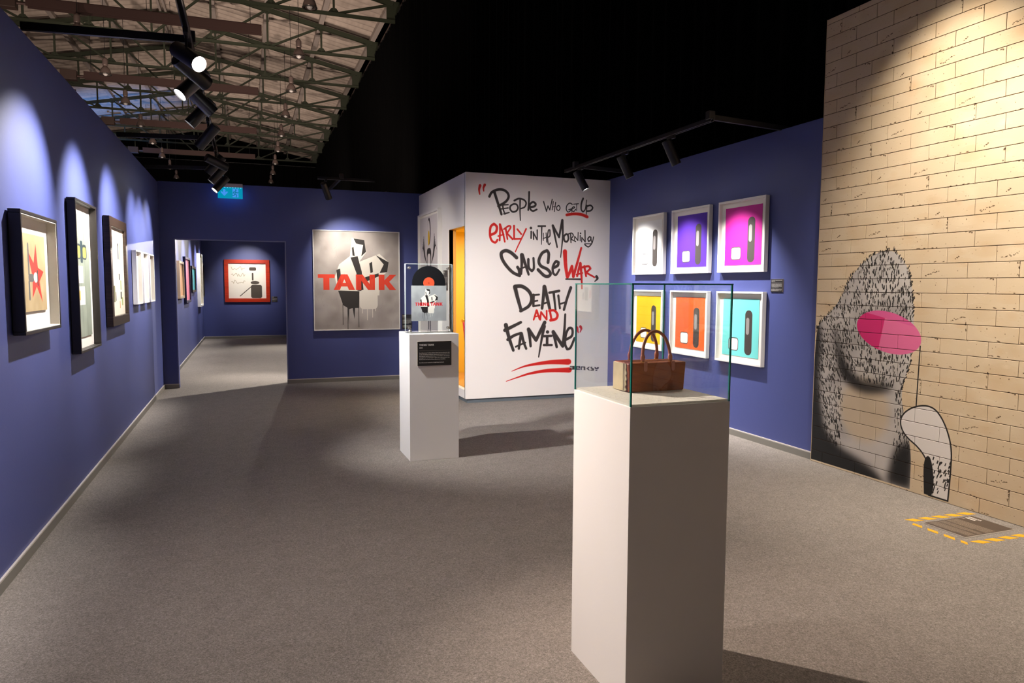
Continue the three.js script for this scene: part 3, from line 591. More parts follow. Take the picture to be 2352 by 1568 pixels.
// six prints on the right-hand wall
const printTex = (field, pale) => canvasTex(280, 288, (c, w, h) => {
  c.fillStyle = field; c.fillRect(0, 0, w, h);
  const D = '#3a332f';
  rr(c, 176, 56, 54, 220, 24, D); rr(c, 184, 92, 24, 84, 12, '#8d8784'); // a plain upright slab
  rr(c, 50, 196, 78, 66, 16, D); rr(c, 54, 200, 70, 58, 13, pale); // and a low pale block
});
const PRINTS = [['white', '#eeeeea', '#f6f4ef'], ['purple', '#4f1fa6', '#f1e9e6'], ['magenta', '#c41a8f', '#f4ebe8'], ['yellow', '#f2ae00', '#f2ead8'], ['orange', '#ef5a12', '#f0e3d8'], ['turquoise', '#6fcfca', '#ece4da']];
PRINTS.forEach(([n, f, pale], i) => {
  const z = [-7.66, -6.775, -5.9][i % 3], y = i < 3 ? 1.655 : 0.745;
  framed({ name: 'framed_print', label: `white box frame holding the ${n} print on the blue wall`, group: 'coloured prints on the blue wall', side: 'right', pos: [XR, y, z], w: 0.72, h: 0.72, depth: 0.052, rail: 0.02, gap: 0.006, bed: 0.016, frame: M.whiteFrame, board: M.creamMat, art: [-0.28, 0.072, 0.28, 0.648], tex: printTex(f, pale), artLabel: `${n} sheet with a dark upright shape` });
});

// large grey painting with the red word
const wordFill = (c, text, x, y, w, h, col) => { c.save(); c.font = 'bold 100px sans-serif'; const m = c.measureText(text).width; c.translate(x, y); c.scale(w / m, h / 72); c.fillStyle = col; c.strokeStyle = col; c.lineWidth = 5; c.lineJoin = 'miter'; c.strokeText(text, 0, 0); c.fillText(text, 0, 0); c.restore(); };
const twoForms = (c, w, h, P = '#d9d2c6', D = '#2b2725') => { // two leaning rounded columns, dripping
  const k = w / 600;
  c.save(); c.scale(k, k);
  poly(c, [[250, 20], [338, 34], [352, 120], [300, 190], [446, 130], [512, 190], [500, 262], [450, 300], [442, 430], [330, 440], [150, 400], [128, 300], [160, 210], [236, 150]], P);
  poly(c, [[262, 24], [338, 34], [350, 118], [316, 150], [330, 70], [280, 60]], D); poly(c, [[240, 160], [290, 150], [318, 260], [330, 400], [286, 396], [280, 270]], D); poly(c, [[420, 140], [512, 190], [500, 262], [446, 268], [476, 206]], D);
  poly(c, [[140, 250], [166, 240], [176, 360], [150, 380]], D); poly(c, [[340, 300], [438, 270], [440, 292], [352, 330]], D); poly(c, [[250, 90], [262, 84], [270, 150], [254, 146]], D); poly(c, [[372, 200], [392, 188], [398, 262], [380, 270]], D);
  poly(c, [[150, 395], [300, 400], [296, 520], [268, 520], [262, 600], [250, 520], [226, 530], [222, 640], [216, 520], [184, 500]], D);
  rr(c, 300, 390, 130, 140, 30, P); for (const [x, l] of [[318, 560], [352, 610], [390, 590], [412, 545]]) { c.fillStyle = P; c.fillRect(x, 500, 5, l - 500); }
  for (const [x, l] of [[180, 640], [214, 690], [292, 660]]) { c.fillStyle = D; c.fillRect(x, 480, 4, l - 480); }
  c.restore();
};
const paintTex = canvasTex(860, 1000, (c, w, h) => {
  mottle(c, w, h, '#a39b96', ['140,130,124', '190,182,176', '122,112,106', '172,162,156'], 420, 90);
  for (let i = 0; i < 90; i++) { c.strokeStyle = `rgba(90,82,78,${0.08 + rnd() * 0.2})`; c.lineWidth = 0.6 + rnd() * 1.4; const x = rnd() * w, y = rnd() * h; c.beginPath(); c.moveTo(x, y); c.bezierCurveTo(x + rnd() * 60 - 30, y + rnd() * 60, x + rnd() * 90 - 45, y + rnd() * 90, x + rnd() * 110 - 55, y + rnd() * 140); c.stroke(); }
  c.save(); c.translate(20, 34); twoForms(c, 860, h); c.restore();
  c.globalAlpha = 0.92; wordFill(c, 'TANK', 38, 590, 780, 150, '#d6341a'); c.globalAlpha = 1;
});
framed({ name: 'large_painting', label: 'large grey mottled painting with the red word TANK', side: 'back', pos: [1.592, 0.805, ZB], w: 1.33, h: 1.54, depth: 0.045, rail: 0.012, frame: M.whiteFrame, bed: 0.03, board: M.whiteFrame, art: [-0.652, 0.013, 0.652, 1.527], tex: paintTex });
// red framed work beyond the doorway
const scribbleTex = canvasTex(320, 320, (c, w, h) => {
  c.fillStyle = '#e9e3d8'; c.fillRect(0, 0, w, h);
  c.strokeStyle = '#8f7f62'; c.lineWidth = 5; c.lineCap = 'round';
  for (const y of [44, 102, 168]) { c.globalAlpha = 0.6; c.beginPath(); for (let x = 24; x < 150; x += 9) c.lineTo(x, y + (rnd() - 0.5) * 34); c.stroke(); }
  c.globalAlpha = 1; rr(c, 178, 34, 60, 30, 10, '#4a4038'); rr(c, 200, 86, 14, 70, 6, '#4a4038'); blob(c, 226, 176, 38, 16, '#4a4038'); rr(c, 190, 196, 96, 124, 18, '#453c34');
  c.strokeStyle = '#453c34'; c.lineWidth = 7; c.beginPath(); c.moveTo(196, 210); c.lineTo(96, 300); c.stroke();
});
const redWood = std(0xffffff, 0.35, { map: grainTex('#c8340e', '#7c1c06') });
framed({ name: 'framed_picture', label: 'square white work in a thick red wooden frame beyond the doorway', side: 'back', pos: [-0.032, 1.012, ZF], w: 1.185, h: 1.176, depth: 0.06, rail: 0.102, frame: redWood, art: [-0.485, 0.108, 0.485, 1.068], tex: scribbleTex });

// long left-hand wall
const starTex = canvasTex(400, 350, (c, w, h) => {
  mottle(c, w, h, '#a68f66', ['150,128,92', '184,164,128'], 90, 60);
  poly(c, [[90, 70], [190, 130], [238, 40], [262, 150], [360, 168], [280, 214], [322, 312], [228, 238], [150, 290], [166, 196]], '#c02b1e'); // jagged red patch
  rr(c, 96, 40, 22, 150, 10, '#55524f'); rr(c, 96, 180, 92, 36, 16, '#55524f'); rr(c, 92, 210, 24, 90, 10, '#55524f'); blob(c, 218, 196, 34, 24, '#d8d0bf'); rr(c, 244, 160, 16, 76, 8, '#2f2b2a');
});
framed({ name: 'boxed_picture', label: 'deep black box frame with a red patch on beige card', group: 'framed works on the long blue wall', side: 'left', pos: [XL, 1.24, -4.82], w: 0.765, h: 0.668, depth: 0.066, rail: 0.02, gap: 0.008, bed: 0.012, liner: true, frame: M.darkFrame, art: [-0.222, 0.118, 0.26, 0.556], tex: starTex, lift: 0.008 });
const boardTex = canvasTex(400, 720, (c, w, h) => {
  mottle(c, w, h, '#848c7b', ['110,120,108', '154,160,144', '132,138,124'], 120, 80);
  c.strokeStyle = 'rgba(40,44,40,0.7)'; c.lineWidth = 3; for (const x of [150, 262]) { c.beginPath(); c.moveTo(x, 0); c.lineTo(x + 30, h); c.stroke(); }
  rr(c, 60, 170, 120, 90, 30, '#2a3436'); rr(c, 220, 170, 110, 90, 30, '#2a3436'); rr(c, 72, 182, 96, 70, 20, '#c8b54a'); rr(c, 232, 186, 84, 64, 20, '#c8b54a'); rr(c, 170, 150, 60, 130, 14, '#22353c');
  rr(c, 20, 300, 200, 100, 2, '#cfcdc6'); rr(c, 40, 420, 210, 110, 2, '#cbc8c0'); rr(c, 54, 330, 46, 44, 4, '#a8a584'); rr(c, 66, 444, 70, 56, 6, '#d8a63a');
});
framed({ name: 'boxed_picture', label: 'tall black box frame with grey green boards and yellow patches', group: 'framed works on the long blue wall', side: 'left', pos: [XL, 1.02, -6.13], w: 0.735, h: 1.095, depth: 0.062, rail: 0.018, gap: 0.006, bed: 0.012, frame: M.darkFrame, art: [-0.28, 0.1, 0.26, 1.0], tex: boardTex, lift: 0.006 });
const sparseTex = (list, base = '#d9cfbd', w = 300, h = 360) => canvasTex(w, h, (c) => { c.fillStyle = base; c.fillRect(0, 0, w, h); list.forEach((a) => rr(c, ...a)); });
const walnut = std(0xffffff, 0.4, { map: grainTex('#3a2a20', '#140d08') });
framed({ name: 'framed_picture', label: 'thick dark wooden frame around a cream sheet with olive marks', group: 'framed works on the long blue wall', side: 'left', pos: [XL, 1.138, -7.55], w: 0.92, h: 0.97, depth: 0.058, rail: 0.085, gap: 0.006, bed: 0.03, frame: walnut, art: [-0.38, 0.08, 0.38, 0.89], tex: sparseTex([[18, 60, 16, 60, 3, '#a59a52'], [46, 52, 14, 70, 3, '#8d8a5a'], [170, 60, 18, 66, 3, '#3b3833'], [206, 58, 16, 70, 3, '#a8a260'], [176, 186, 22, 26, 2, '#4a4540'], [30, 250, 12, 40, 2, '#b05a3a'], [58, 236, 34, 66, 4, '#6d6a48'], [100, 262, 12, 36, 3, '#2f2c28'], [208, 214, 20, 40, 3, '#8f9a50'], [204, 262, 26, 30, 3, '#34322c'], [230, 286, 24, 34, 3, '#8f9a50'], [180, 300, 14, 30, 2, '#c98a54']]) });
[[-8.88, [[30, 70, 40, 70, 6, '#b6bb5a'], [60, 190, 24, 30, 4, '#5a5248'], [80, 230, 60, 70, 8, '#b4503c']], 'with a red and green mark'], [-9.425, [[120, 150, 20, 30, 4, '#56524a'], [110, 240, 30, 20, 4, '#3c3934'], [130, 280, 60, 50, 6, '#5a564e']], 'with grey marks'], [-10.005, [[140, 120, 18, 60, 4, '#4b5a4a'], [150, 220, 30, 90, 6, '#3f4440']], 'with a dark green mark']].forEach(([z, marks, what]) =>
  framed({ name: 'small_framed_picture', label: `small white box frame ${what} on the long blue wall`, group: 'framed works on the long blue wall', side: 'left', pos: [XL, 1.29, z], w: 0.42, h: 0.59, depth: 0.05, rail: 0.016, gap: 0.005, bed: 0.012, frame: M.whiteFrame, art: [-0.17, 0.05, 0.17, 0.54], tex: sparseTex(marks) }));
// room beyond the doorway, left wall
const flatTex = (base, marks) => sparseTex(marks, base, 200, 260);
[[-14.3, 0.9, 1.25, 0.67, 'a light wooden frame with an orange sheet', std(srgb(176, 150, 120), 0.5), flatTex('#dba070', [[60, 120, 24, 90, 8, '#b06a3c']])],
 [-15.75, 1.2, 1.14, 0.9, 'a dark blue frame with a pink sheet', std(srgb(40, 36, 62), 0.45), flatTex('#e0708c', [[24, 90, 20, 120, 6, '#7c5a60']])],
 [-17.4, 1.15, 1.33, 0.57, 'a black frame with a teal sheet', M.darkFrame, flatTex('#3f9aa2', [[60, 80, 30, 90, 6, '#2b5a5e']])],
 [-19.6, 1.1, 0.95, 1.31, 'a deep white frame with a pale sheet', M.whiteFrame, flatTex('#ece4cc', [[60, 120, 60, 40, 4, '#d4c8a4']])],
 [-20.95, 0.6, 1.16, 0.9, 'a dark frame with a pale yellow sheet', M.darkFrame, flatTex('#d8bb66', [[80, 90, 40, 60, 4, '#b89a4c']])]].forEach(([z, w, y, h, what, mat, tex]) =>
  framed({ name: 'framed_picture', label: `${what} on the wall beyond the doorway`, group: 'framed works beyond the doorway', side: 'left', pos: [XL, y, z], w, h, depth: what.includes('deep') ? 0.075 : 0.05, rail: 0.045, frame: mat, bed: 0.02, art: [-w / 2 + 0.05, 0.05, w / 2 - 0.05, h - 0.05], tex }));
// tall framed work on the booth side
{
  const tex = canvasTex(420, 620, (c, w, h) => {
    c.fillStyle = '#d2cac8'; c.fillRect(0, 0, w, h);
    const D = '#262021';
    blob(c, 214, 80, 34, 72, D); blob(c, 206, 84, 26, 62, '#d2cac8'); blob(c, 206, 116, 20, 40, '#d8ae18');
    for (const s of [-1, 1]) for (let i = 0; i < 7; i++) { c.strokeStyle = D; c.lineWidth = 7 - i * 0.5; c.beginPath(); c.moveTo(210 + s * (60 + i * 8), 250 - i * 6); c.quadraticCurveTo(210 + s * (110 + i * 6), 190 - i * 10, 210 + s * (120 + i * 8), 100 + i * 14); c.stroke(); }
    rr(c, 160, 170, 100, 150, 30, D); rr(c, 174, 200, 70, 130, 26, '#d8d0ce'); rr(c, 168, 320, 36, 200, 14, D); rr(c, 222, 320, 30, 200, 14, D); rr(c, 180, 330, 20, 150, 8, '#cfc7c5'); rr(c, 186, 510, 18, 100, 6, D); rr(c, 224, 510, 18, 100, 6, D);
  });
  framed({ name: 'tall_framed_picture', label: 'tall white frame with a black figure of brush marks on the booth side', side: 'right', pos: [X0, 0.75, -10.56], w: 1.28, h: 1.85, depth: 0.06, rail: 0.03, frame: M.whiteFrame, bed: 0.03, art: [-0.58, 0.06, 0.58, 1.79], tex });
}

// ---------------------------------------------------------------- printed plates
const greek = (c, x, y, w, n, lh, lw = 2, col = 'rgba(225,220,212,0.8)') => { c.fillStyle = col; for (let i = 0; i < n; i++) { let q = x; const end = x + w * (i === n - 1 ? 0.7 : 1); while (q < end - 6) { const l = Math.min(end - q, 8 + rnd() * 26); c.fillRect(q, y + i * lh, l - 4, lw); q += l; } } };
function plate(label, side, pos, w, h, tex, depth = 0.008, group = 'black text plates') {
  const t = thing('text_plate', label, 'label plate', pos, FACE[side] ?? 0, group), f = std(0xffffff, 0.5, { map: tex }), s = std(srgb(150, 135, 125), 0.4);
  part('plate', rbx(-w / 2, w / 2, 0, h, 0, depth, 0.001), s, t);
  const p = new THREE.PlaneGeometry(w - 0.002, h - 0.002); p.translate(0, h / 2, depth + 0.0006); part('printed_face', p, f, t);
  return t;
}
const plateTex = (title, sub, body) => canvasTex(440, 300, (c, w, h) => {
  c.fillStyle = '#1b1918'; c.fillRect(0, 0, w, h); c.fillStyle = '#efeae4';
  if (title) { c.font = 'bold 32px sans-serif'; c.fillText(title, 22, 52); }
  if (sub) { c.font = 'bold 20px sans-serif'; c.fillText(sub, 22, 84); }
  c.fillStyle = '#8f8a84'; c.fillRect(22, 112, w - 44, 2); body(c, w, h);
});
plate('black plate reading THINK TANK on the pedestal front', 'back', [1.4875, 0.825, -5.98], 0.3, 0.21, plateTex('THINK TANK', '2003', (c, w) => { c.fillStyle = '#d9d4cd'; c.font = 'bold 13.5px sans-serif'; ['Das Albumcover für Blurs Album Think Tank aus dem Jahr 2003', 'wurde von Banksy entworfen. Banksy geht normalerweise nicht', 'den Weg der Kommerzialisierung – er malt lieber, alle Arbeiten', 'auf legale Cover zu übertragen – daher war es überraschend, dass', 'Banksy sich um das für dieses Albumcover bemühte.', '', 'Das Albumcover wurde für 75.000 Pfund verkauft.'].forEach((s, i) => c.fillText(s, 22, 146 + i * 20, w - 44)); }), 0.012);
const smallPlate = (title) => canvasTex(240, 300, (c, w, h) => { c.fillStyle = '#1d1a1a'; c.fillRect(0, 0, w, h); c.fillStyle = '#efe9de'; c.font = 'bold 19px sans-serif'; if (title) c.fillText(title, 12, 34, w - 24); else greek(c, 12, 18, 120, 1, 20, 16, '#efe9de'); greek(c, 12, 48, 110, 1, 20, 9); c.fillStyle = '#8f8a84'; c.fillRect(12, 82, w - 24, 4); greek(c, 12, 104, w - 24, 7, 13, 6); greek(c, 12, 224, w - 24, 4, 14, 6); });
plate('small black plate beside the magenta and turquoise prints', 'right', [XR, 1.464, -5.405], 0.16, 0.122, smallPlate('CHOOSE YOUR WEAPON'));
plate('small black plate beside the large grey painting', 'back', [2.375, 0.81, ZB], 0.16, 0.23, smallPlate());
plate('small black plate beside the red framed work', 'back', [0.68, 1.01, ZF], 0.155, 0.155, smallPlate());
plate('small black plate next to the yellow booth opening', 'right', [X0, 1.44, -9.7], 0.22, 0.28, smallPlate());

// ---------------------------------------------------------------- floor plate and warning tape
{
  const tex = canvasTex(512, 340, (c, w, h) => {
    c.fillStyle = '#4c4038'; c.fillRect(0, 0, w, h); c.fillStyle = '#f2ece2'; c.font = 'bold 24px sans-serif'; c.fillText('GORILLA IN A', 18, 40); c.fillText('PINK MASK', 18, 66); c.font = '15px sans-serif'; c.fillText('2001', 18, 86);
    greek(c, 18, 120, w - 36, 8, 10, 5, 'rgba(190,172,150,0.55)'); greek(c, 18, 212, w - 36, 4, 10, 5, 'rgba(190,172,150,0.55)'); greek(c, 18, 262, w - 36, 6, 10, 5, 'rgba(190,172,150,0.55)');
  });
  const t = thing('floor_plate', 'dark text plate lying on the carpet below the stone block wall', 'label plate', [4.26, 0, -3.156], -Math.PI / 2);
  part('plate', rbx(-0.142, 0.142, 0.0, 0.006, -0.213, 0.213, 0.001), std(srgb(200, 190, 178), 0.4), t);
  const p = new THREE.PlaneGeometry(0.28, 0.422); p.rotateX(-Math.PI / 2); p.translate(0, 0.0066, 0); part('printed_face', p, std(0xffffff, 0.45, { map: tex }), t);
}
{
  const yel = std(srgb(214, 158, 26), 0.6), strip = (label, a, b, w) => { // dashes of yellow along a line on the floor
    const t = thing('warning_tape', label, 'tape', [0, 0, 0], 0, 'yellow hazard tape round the floor plate'), A = new THREE.Vector2(...a), B = new THREE.Vector2(...b), L = A.distanceTo(B), u = B.clone().sub(A).divideScalar(L), n = new THREE.Vector2(-u.y, u.x);
    for (let q = 0.02; q < L - 0.02; q += 0.112) {
      const e = Math.min(q + 0.074, L), k = w * 0.85, P = (s, o) => [Math.max(0, Math.min(L, s)), o];
      const cs = [P(q, -w / 2), P(e, -w / 2), P(e + k, w / 2), P(q + k, w / 2)].map(([s, o]) => [A.x + u.x * s + n.x * o, A.y + u.y * s + n.y * o]);
      const sh = new THREE.Shape(cs.map(([x, z]) => new THREE.Vector2(x, -z))), g = new THREE.ExtrudeGeometry(sh, { depth: 0.0012, bevelEnabled: false }); g.rotateX(-Math.PI / 2); part('yellow_dash', g, yel, t);
    }
  };
  strip('yellow dashed hazard tape behind the floor plate', [3.97, -3.375], [4.56, -3.35], 0.05);
  strip('yellow dashed hazard tape along the long front of the floor plate', [3.975, -3.33], [3.975, -2.93], -0.035);
  strip('yellow dashed hazard tape on the near side of the floor plate', [4.0, -2.94], [4.56, -2.93], 0.05);
}

// ---------------------------------------------------------------- near pedestal, glass case, bag
{
  const x0 = 1.228, x1 = 1.642, z0 = -2.605, z1 = -2.15, H = 1.1;
  const t = thing('pedestal', 'tall white pedestal under the glass case with the bag', 'pedestal', [(x0 + x1) / 2, 0, (z0 + z1) / 2]);
  const w = (x1 - x0) / 2, d = (z1 - z0) / 2;
  part('column', rbx(-w, w, 0, H, -d, d, 0.0015, 1), M.pedestal, t);
  const sl = new THREE.BoxGeometry(2 * w - 0.014, 0.008, 2 * d - 0.014); sl.translate(0, H + 0.004, 0);
  part('stone_top', sl, std(0xffffff, 0.5, { map: slabTex }), t).userData.label = 'pale veined top slab';
  // glass case
  const c = thing('glass_case', 'clear glass case with green edges over the bag', 'display case', [(x0 + x1) / 2, H, (z0 + z1) / 2]), T = 0.005, top = 0.428, cw = w - 0.0005, cd = d - 0.0005, e = 0.0004;
  part('pane', bx(-cw, cw, 0, top - T, cd - T, cd), M.glass, c); part('pane', bx(-cw, cw, 0, top - T, -cd, -cd + T), M.glass, c);
  part('pane', bx(-cw, -cw + T, 0, top - T, -cd + T + e, cd - T - e), M.glass, c); part('pane', bx(cw - T, cw, 0, top - T, -cd + T + e, cd - T - e), M.glass, c);
  part('top_pane', bx(-cw, cw, top - T + e, top, -cd, cd), M.glass, c);
  const E = [];
  for (const sx of [-1, 1]) for (const sz of [-1, 1]) E.push(bx(sx * (cw - 0.0028) - 0.0028, sx * (cw - 0.0028) + 0.0028, 0.0005, top, sz * (cd - 0.0028) - 0.0028, sz * (cd - 0.0028) + 0.0028));
  for (const g of E) part('green_edge', g, M.glassEdge, c);
  for (const s of [-1, 1]) { part('green_edge', bx(-cw, cw, top - T, top, s * cd - 0.0014, s * cd + 0.0014), M.glassEdge, c); part('green_edge', bx(s * cw - 0.0014, s * cw + 0.0014, top - T, top, -cd, cd), M.glassEdge, c); }
}
{
  const b = thing('handbag', 'brown brick shaped handbag with two pink leather handles', 'handbag', [1.4875, 1.108, -2.4575]);
  const hw = 0.1275, hd = 0.062, H = 0.114;
  const g = new RoundedBoxGeometry(2 * hw, H, 2 * hd, 6, 0.006), p = g.attributes.position, v = new THREE.Vector3();
  for (let i = 0; i < p.count; i++) { v.fromBufferAttribute(p, i); const n = Math.sin(v.x * 90 + v.y * 60) * Math.sin(v.z * 80 + v.x * 35); v.addScaledVector(v.clone().normalize(), n * 0.0007); if (v.y < -0.03) { const k = (-0.03 - v.y) / 0.03; v.x *= 1 - 0.05 * k; v.z *= 1 - 0.1 * k; } p.setXYZ(i, v.x, v.y, v.z); }
  g.translate(0, H / 2, 0); g.computeVertexNormals();
  const hide = canvasTex(256, 256, (c, w, h) => { mottle(c, w, h, '#8e4716', ['118,52,14', '164,88,34', '100,42,12', '150,74,26'], 200, 44); for (let i = 0; i < 1400; i++) { c.fillStyle = `rgba(${60 + rnd() * 60},${28 + rnd() * 30},10,0.2)`; c.fillRect(rnd() * w, rnd() * h, 1 + rnd() * 2, 1 + rnd() * 2); } });
  part('body', g, std(0xffffff, 0.5, { map: hide }), b).userData.label = 'brown mottled leather body';
  // pale end panels with a ragged torn edge
  const endTex = canvasTex(128, 128, (c, w, h) => { mottle(c, w, h, '#bfae8c', ['176,156,118', '206,192,160'], 60, 30); });
  for (const s of [-1, 1]) {
    const sh = new THREE.Shape(), pts = [[-hd + 0.003, 0.004], [-hd + 0.003, H - 0.004]]; for (let i = 0; i <= 9; i++) pts.push([0.034 + (i % 2 ? 0.009 : 0) + rnd() * 0.006, H - 0.004 - i * (H - 0.014) / 9]); pts.push([0.03, 0.004]);
    pts.forEach((q, i) => (i ? sh.lineTo(...q) : sh.moveTo(...q)));
    const e = new THREE.ExtrudeGeometry(sh, { depth: 0.003, bevelEnabled: true, bevelSize: 0.001, bevelThickness: 0.001, bevelSegments: 1 }); { const uv = e.attributes.uv; for (let i = 0; i < uv.count; i++) uv.setXY(i, uv.getX(i) * 8 + 0.5, uv.getY(i) * 8); }
    e.rotateY(-Math.PI / 2); e.translate(s < 0 ? -hw + 0.001 : hw + 0.002, 0, 0);
    part('end_panel', e, std(0xffffff, 0.7, { map: endTex }), b).userData.label = 'pale sand coloured end with a torn edge';
  }
  part('zip', rbx(-hw + 0.012, hw - 0.012, H - 0.001, H + 0.0015, -0.004, 0.004, 0.0008), std(srgb(96, 42, 18), 0.4), b);
  part('base_panel', rbx(-hw * 0.93, hw * 0.93, -0.0, 0.006, -hd * 0.88, hd * 0.88, 0.002), std(srgb(150, 138, 116), 0.7), b);
  const leather = std(srgb(170, 104, 84), 0.4);
  for (const s of [1, -1]) { // two arched handles
    const z = s * (hd - 0.012), pts = []; for (let i = 0; i <= 14; i++) { const a = Math.PI * i / 14; pts.push([-0.062 * Math.cos(a), H + 0.008 + 0.112 * Math.pow(Math.sin(a), 0.85), z - s * 0.012 * Math.sin(a)]); }
    const hd2 = part('handle', tubeOf(pts, 0.0062, 60, 12), leather, b); hd2.userData.label = 'rolled pink leather handle';
    for (const k of [-1, 1]) {
      part('handle_cuff', lathe([[0, -0.004], [0.0072, -0.004], [0.0085, 0.004], [0.0095, 0.014], [0.0068, 0.022], [0.006, 0.024]], 14).translate(k * 0.0615, H + 0.008, z), leather, hd2);
      part('gold_ring', new THREE.TorusGeometry(0.0065, 0.0018, 8, 20).rotateX(Math.PI / 2).translate(k * 0.0615, H + 0.0035, z), M.gold, hd2);
      const tab = new THREE.Shape(); tab.moveTo(-0.0075, 0); tab.lineTo(0.0075, 0); tab.lineTo(0.0075, -0.03); tab.absarc(0, -0.03, 0.0075, 0, -Math.PI, true); tab.lineTo(-0.0075, 0);
      const tg = new THREE.ExtrudeGeometry(tab, { depth: 0.0018, bevelEnabled: false }); if (s < 0) tg.rotateY(Math.PI); tg.translate(k * 0.0615 + 0.006, H + 0.004, s * (hd + 0.0002)); part('leather_tab', tg, std(srgb(164, 104, 90), 0.5), b);
    }
  }
}

// ---------------------------------------------------------------- small pedestal with the record
{
  const x0 = 1.271, x1 = 1.706, z0 = -6.42, z1 = -5.98, H = 1.097;
  const t = thing('pedestal', 'white pedestal under the vinyl record stand with a black plate', 'pedestal', [(x0 + x1) / 2, 0, (z0 + z1) / 2]), w = (x1 - x0) / 2, d = (z1 - z0) / 2;
  part('column', rbx(-w, w, 0, H, -d, d, 0.002, 1), M.pedestal, t);
  const s = thing('acrylic_stand', 'clear acrylic sandwich stand holding the record and sleeve', 'display stand', [1.494, H, -6.2]);
  const W = 0.21, B = 0.0, T = 0.603;
  part('foot_plate', rbx(-W, W, 0, 0.012, -0.11, 0.11, 0.002), M.glass, s);
  for (const z of [0.016, -0.02]) part('acrylic_sheet', bx(-W, W, 0.018, T, z, z + 0.005), M.glass, s);
  for (const z of [0.0165, -0.0195]) for (const [a0, a1, b0, b1] of [[-W - 0.001, -W + 0.0012, 0.018, T], [W - 0.0012, W + 0.001, 0.018, T], [-W, W, T - 0.001, T + 0.001]]) part('sheet_edge', bx(a0, a1, b0, b1, z, z + 0.004), M.acrylicEdge, s);
  for (const sx of [-1, 1]) for (const y of [0.04, T - 0.035]) { const g = lathe([[0, -0.02], [0.011, -0.02], [0.012, -0.017], [0.012, 0.017], [0.011, 0.02], [0, 0.02]], 18).rotateX(Math.PI / 2).translate(sx * (W - 0.035), y, 0.004); part('standoff_bolt', g, M.steel, s); }
  for (const sx of [-1, 1]) part('bolt_foot', lathe([[0, 0], [0.016, 0], [0.016, 0.008], [0.008, 0.02], [0, 0.02]], 16).translate(sx * (W - 0.03), 0.011, 0.05), M.steel, s);
  // sleeve and record sit between the sheets
  const tex = canvasTex(512, 512, (c, ww, hh) => { mottle(c, ww, hh, '#9a9c9e', ['132,134,138', '176,178,182', '150,152,158'], 160, 80); c.save(); c.translate(30, 30); c.scale(0.82, 0.82); twoForms(c, 512, 512, '#e2ddd6', '#211e1e'); c.restore(); wordFill(c, 'THINK TANK', 54, 290, 400, 44, '#cf1d22'); });
  const sl = thing('record_sleeve', 'grey album sleeve lettered THINK TANK in red', 'record sleeve', [1.4935, 1.2, -6.196]), f = std(0xffffff, 0.4, { map: tex }), e = std(srgb(170, 168, 166), 0.6);
  const m = shade(new THREE.Mesh(new THREE.BoxGeometry(0.315, 0.311, 0.004), [e, e, e, e, f, e])); m.name = 'card_sleeve'; m.position.set(0, 0.1555, 0.0075); sl.add(m);
  const r = thing('vinyl_record', 'black vinyl record with a red label rising from its sleeve', 'record', [1.494, 1.534, -6.196]);
  const prof = [[0.0035, -0.0008], [0.15, -0.0008], [0.1505, 0], [0.15, 0.0008]]; for (let i = 0; i < 20; i++) { const q = 0.146 - i * 0.0045; prof.push([q, 0.0008], [q - 0.0022, 0.0005]); } prof.push([0.055, 0.0008], [0.0035, 0.0008]);
  const vinyl = part('disc', lathe(prof, 64).rotateX(Math.PI / 2).translate(0, 0, 0.002), std(lin(0.008, 0.008, 0.009), 0.25), r);
  part('label', new THREE.CylinderGeometry(0.05, 0.05, 0.0012, 40).rotateX(Math.PI / 2).translate(0, 0, 0.0026), std(srgb(206, 70, 34), 0.6), r).userData.label = 'orange red round label';
  part('spindle_ring', new THREE.TorusGeometry(0.0045, 0.001, 8, 20).translate(0, 0, 0.0034), std(srgb(60, 20, 12), 0.5), r);
}

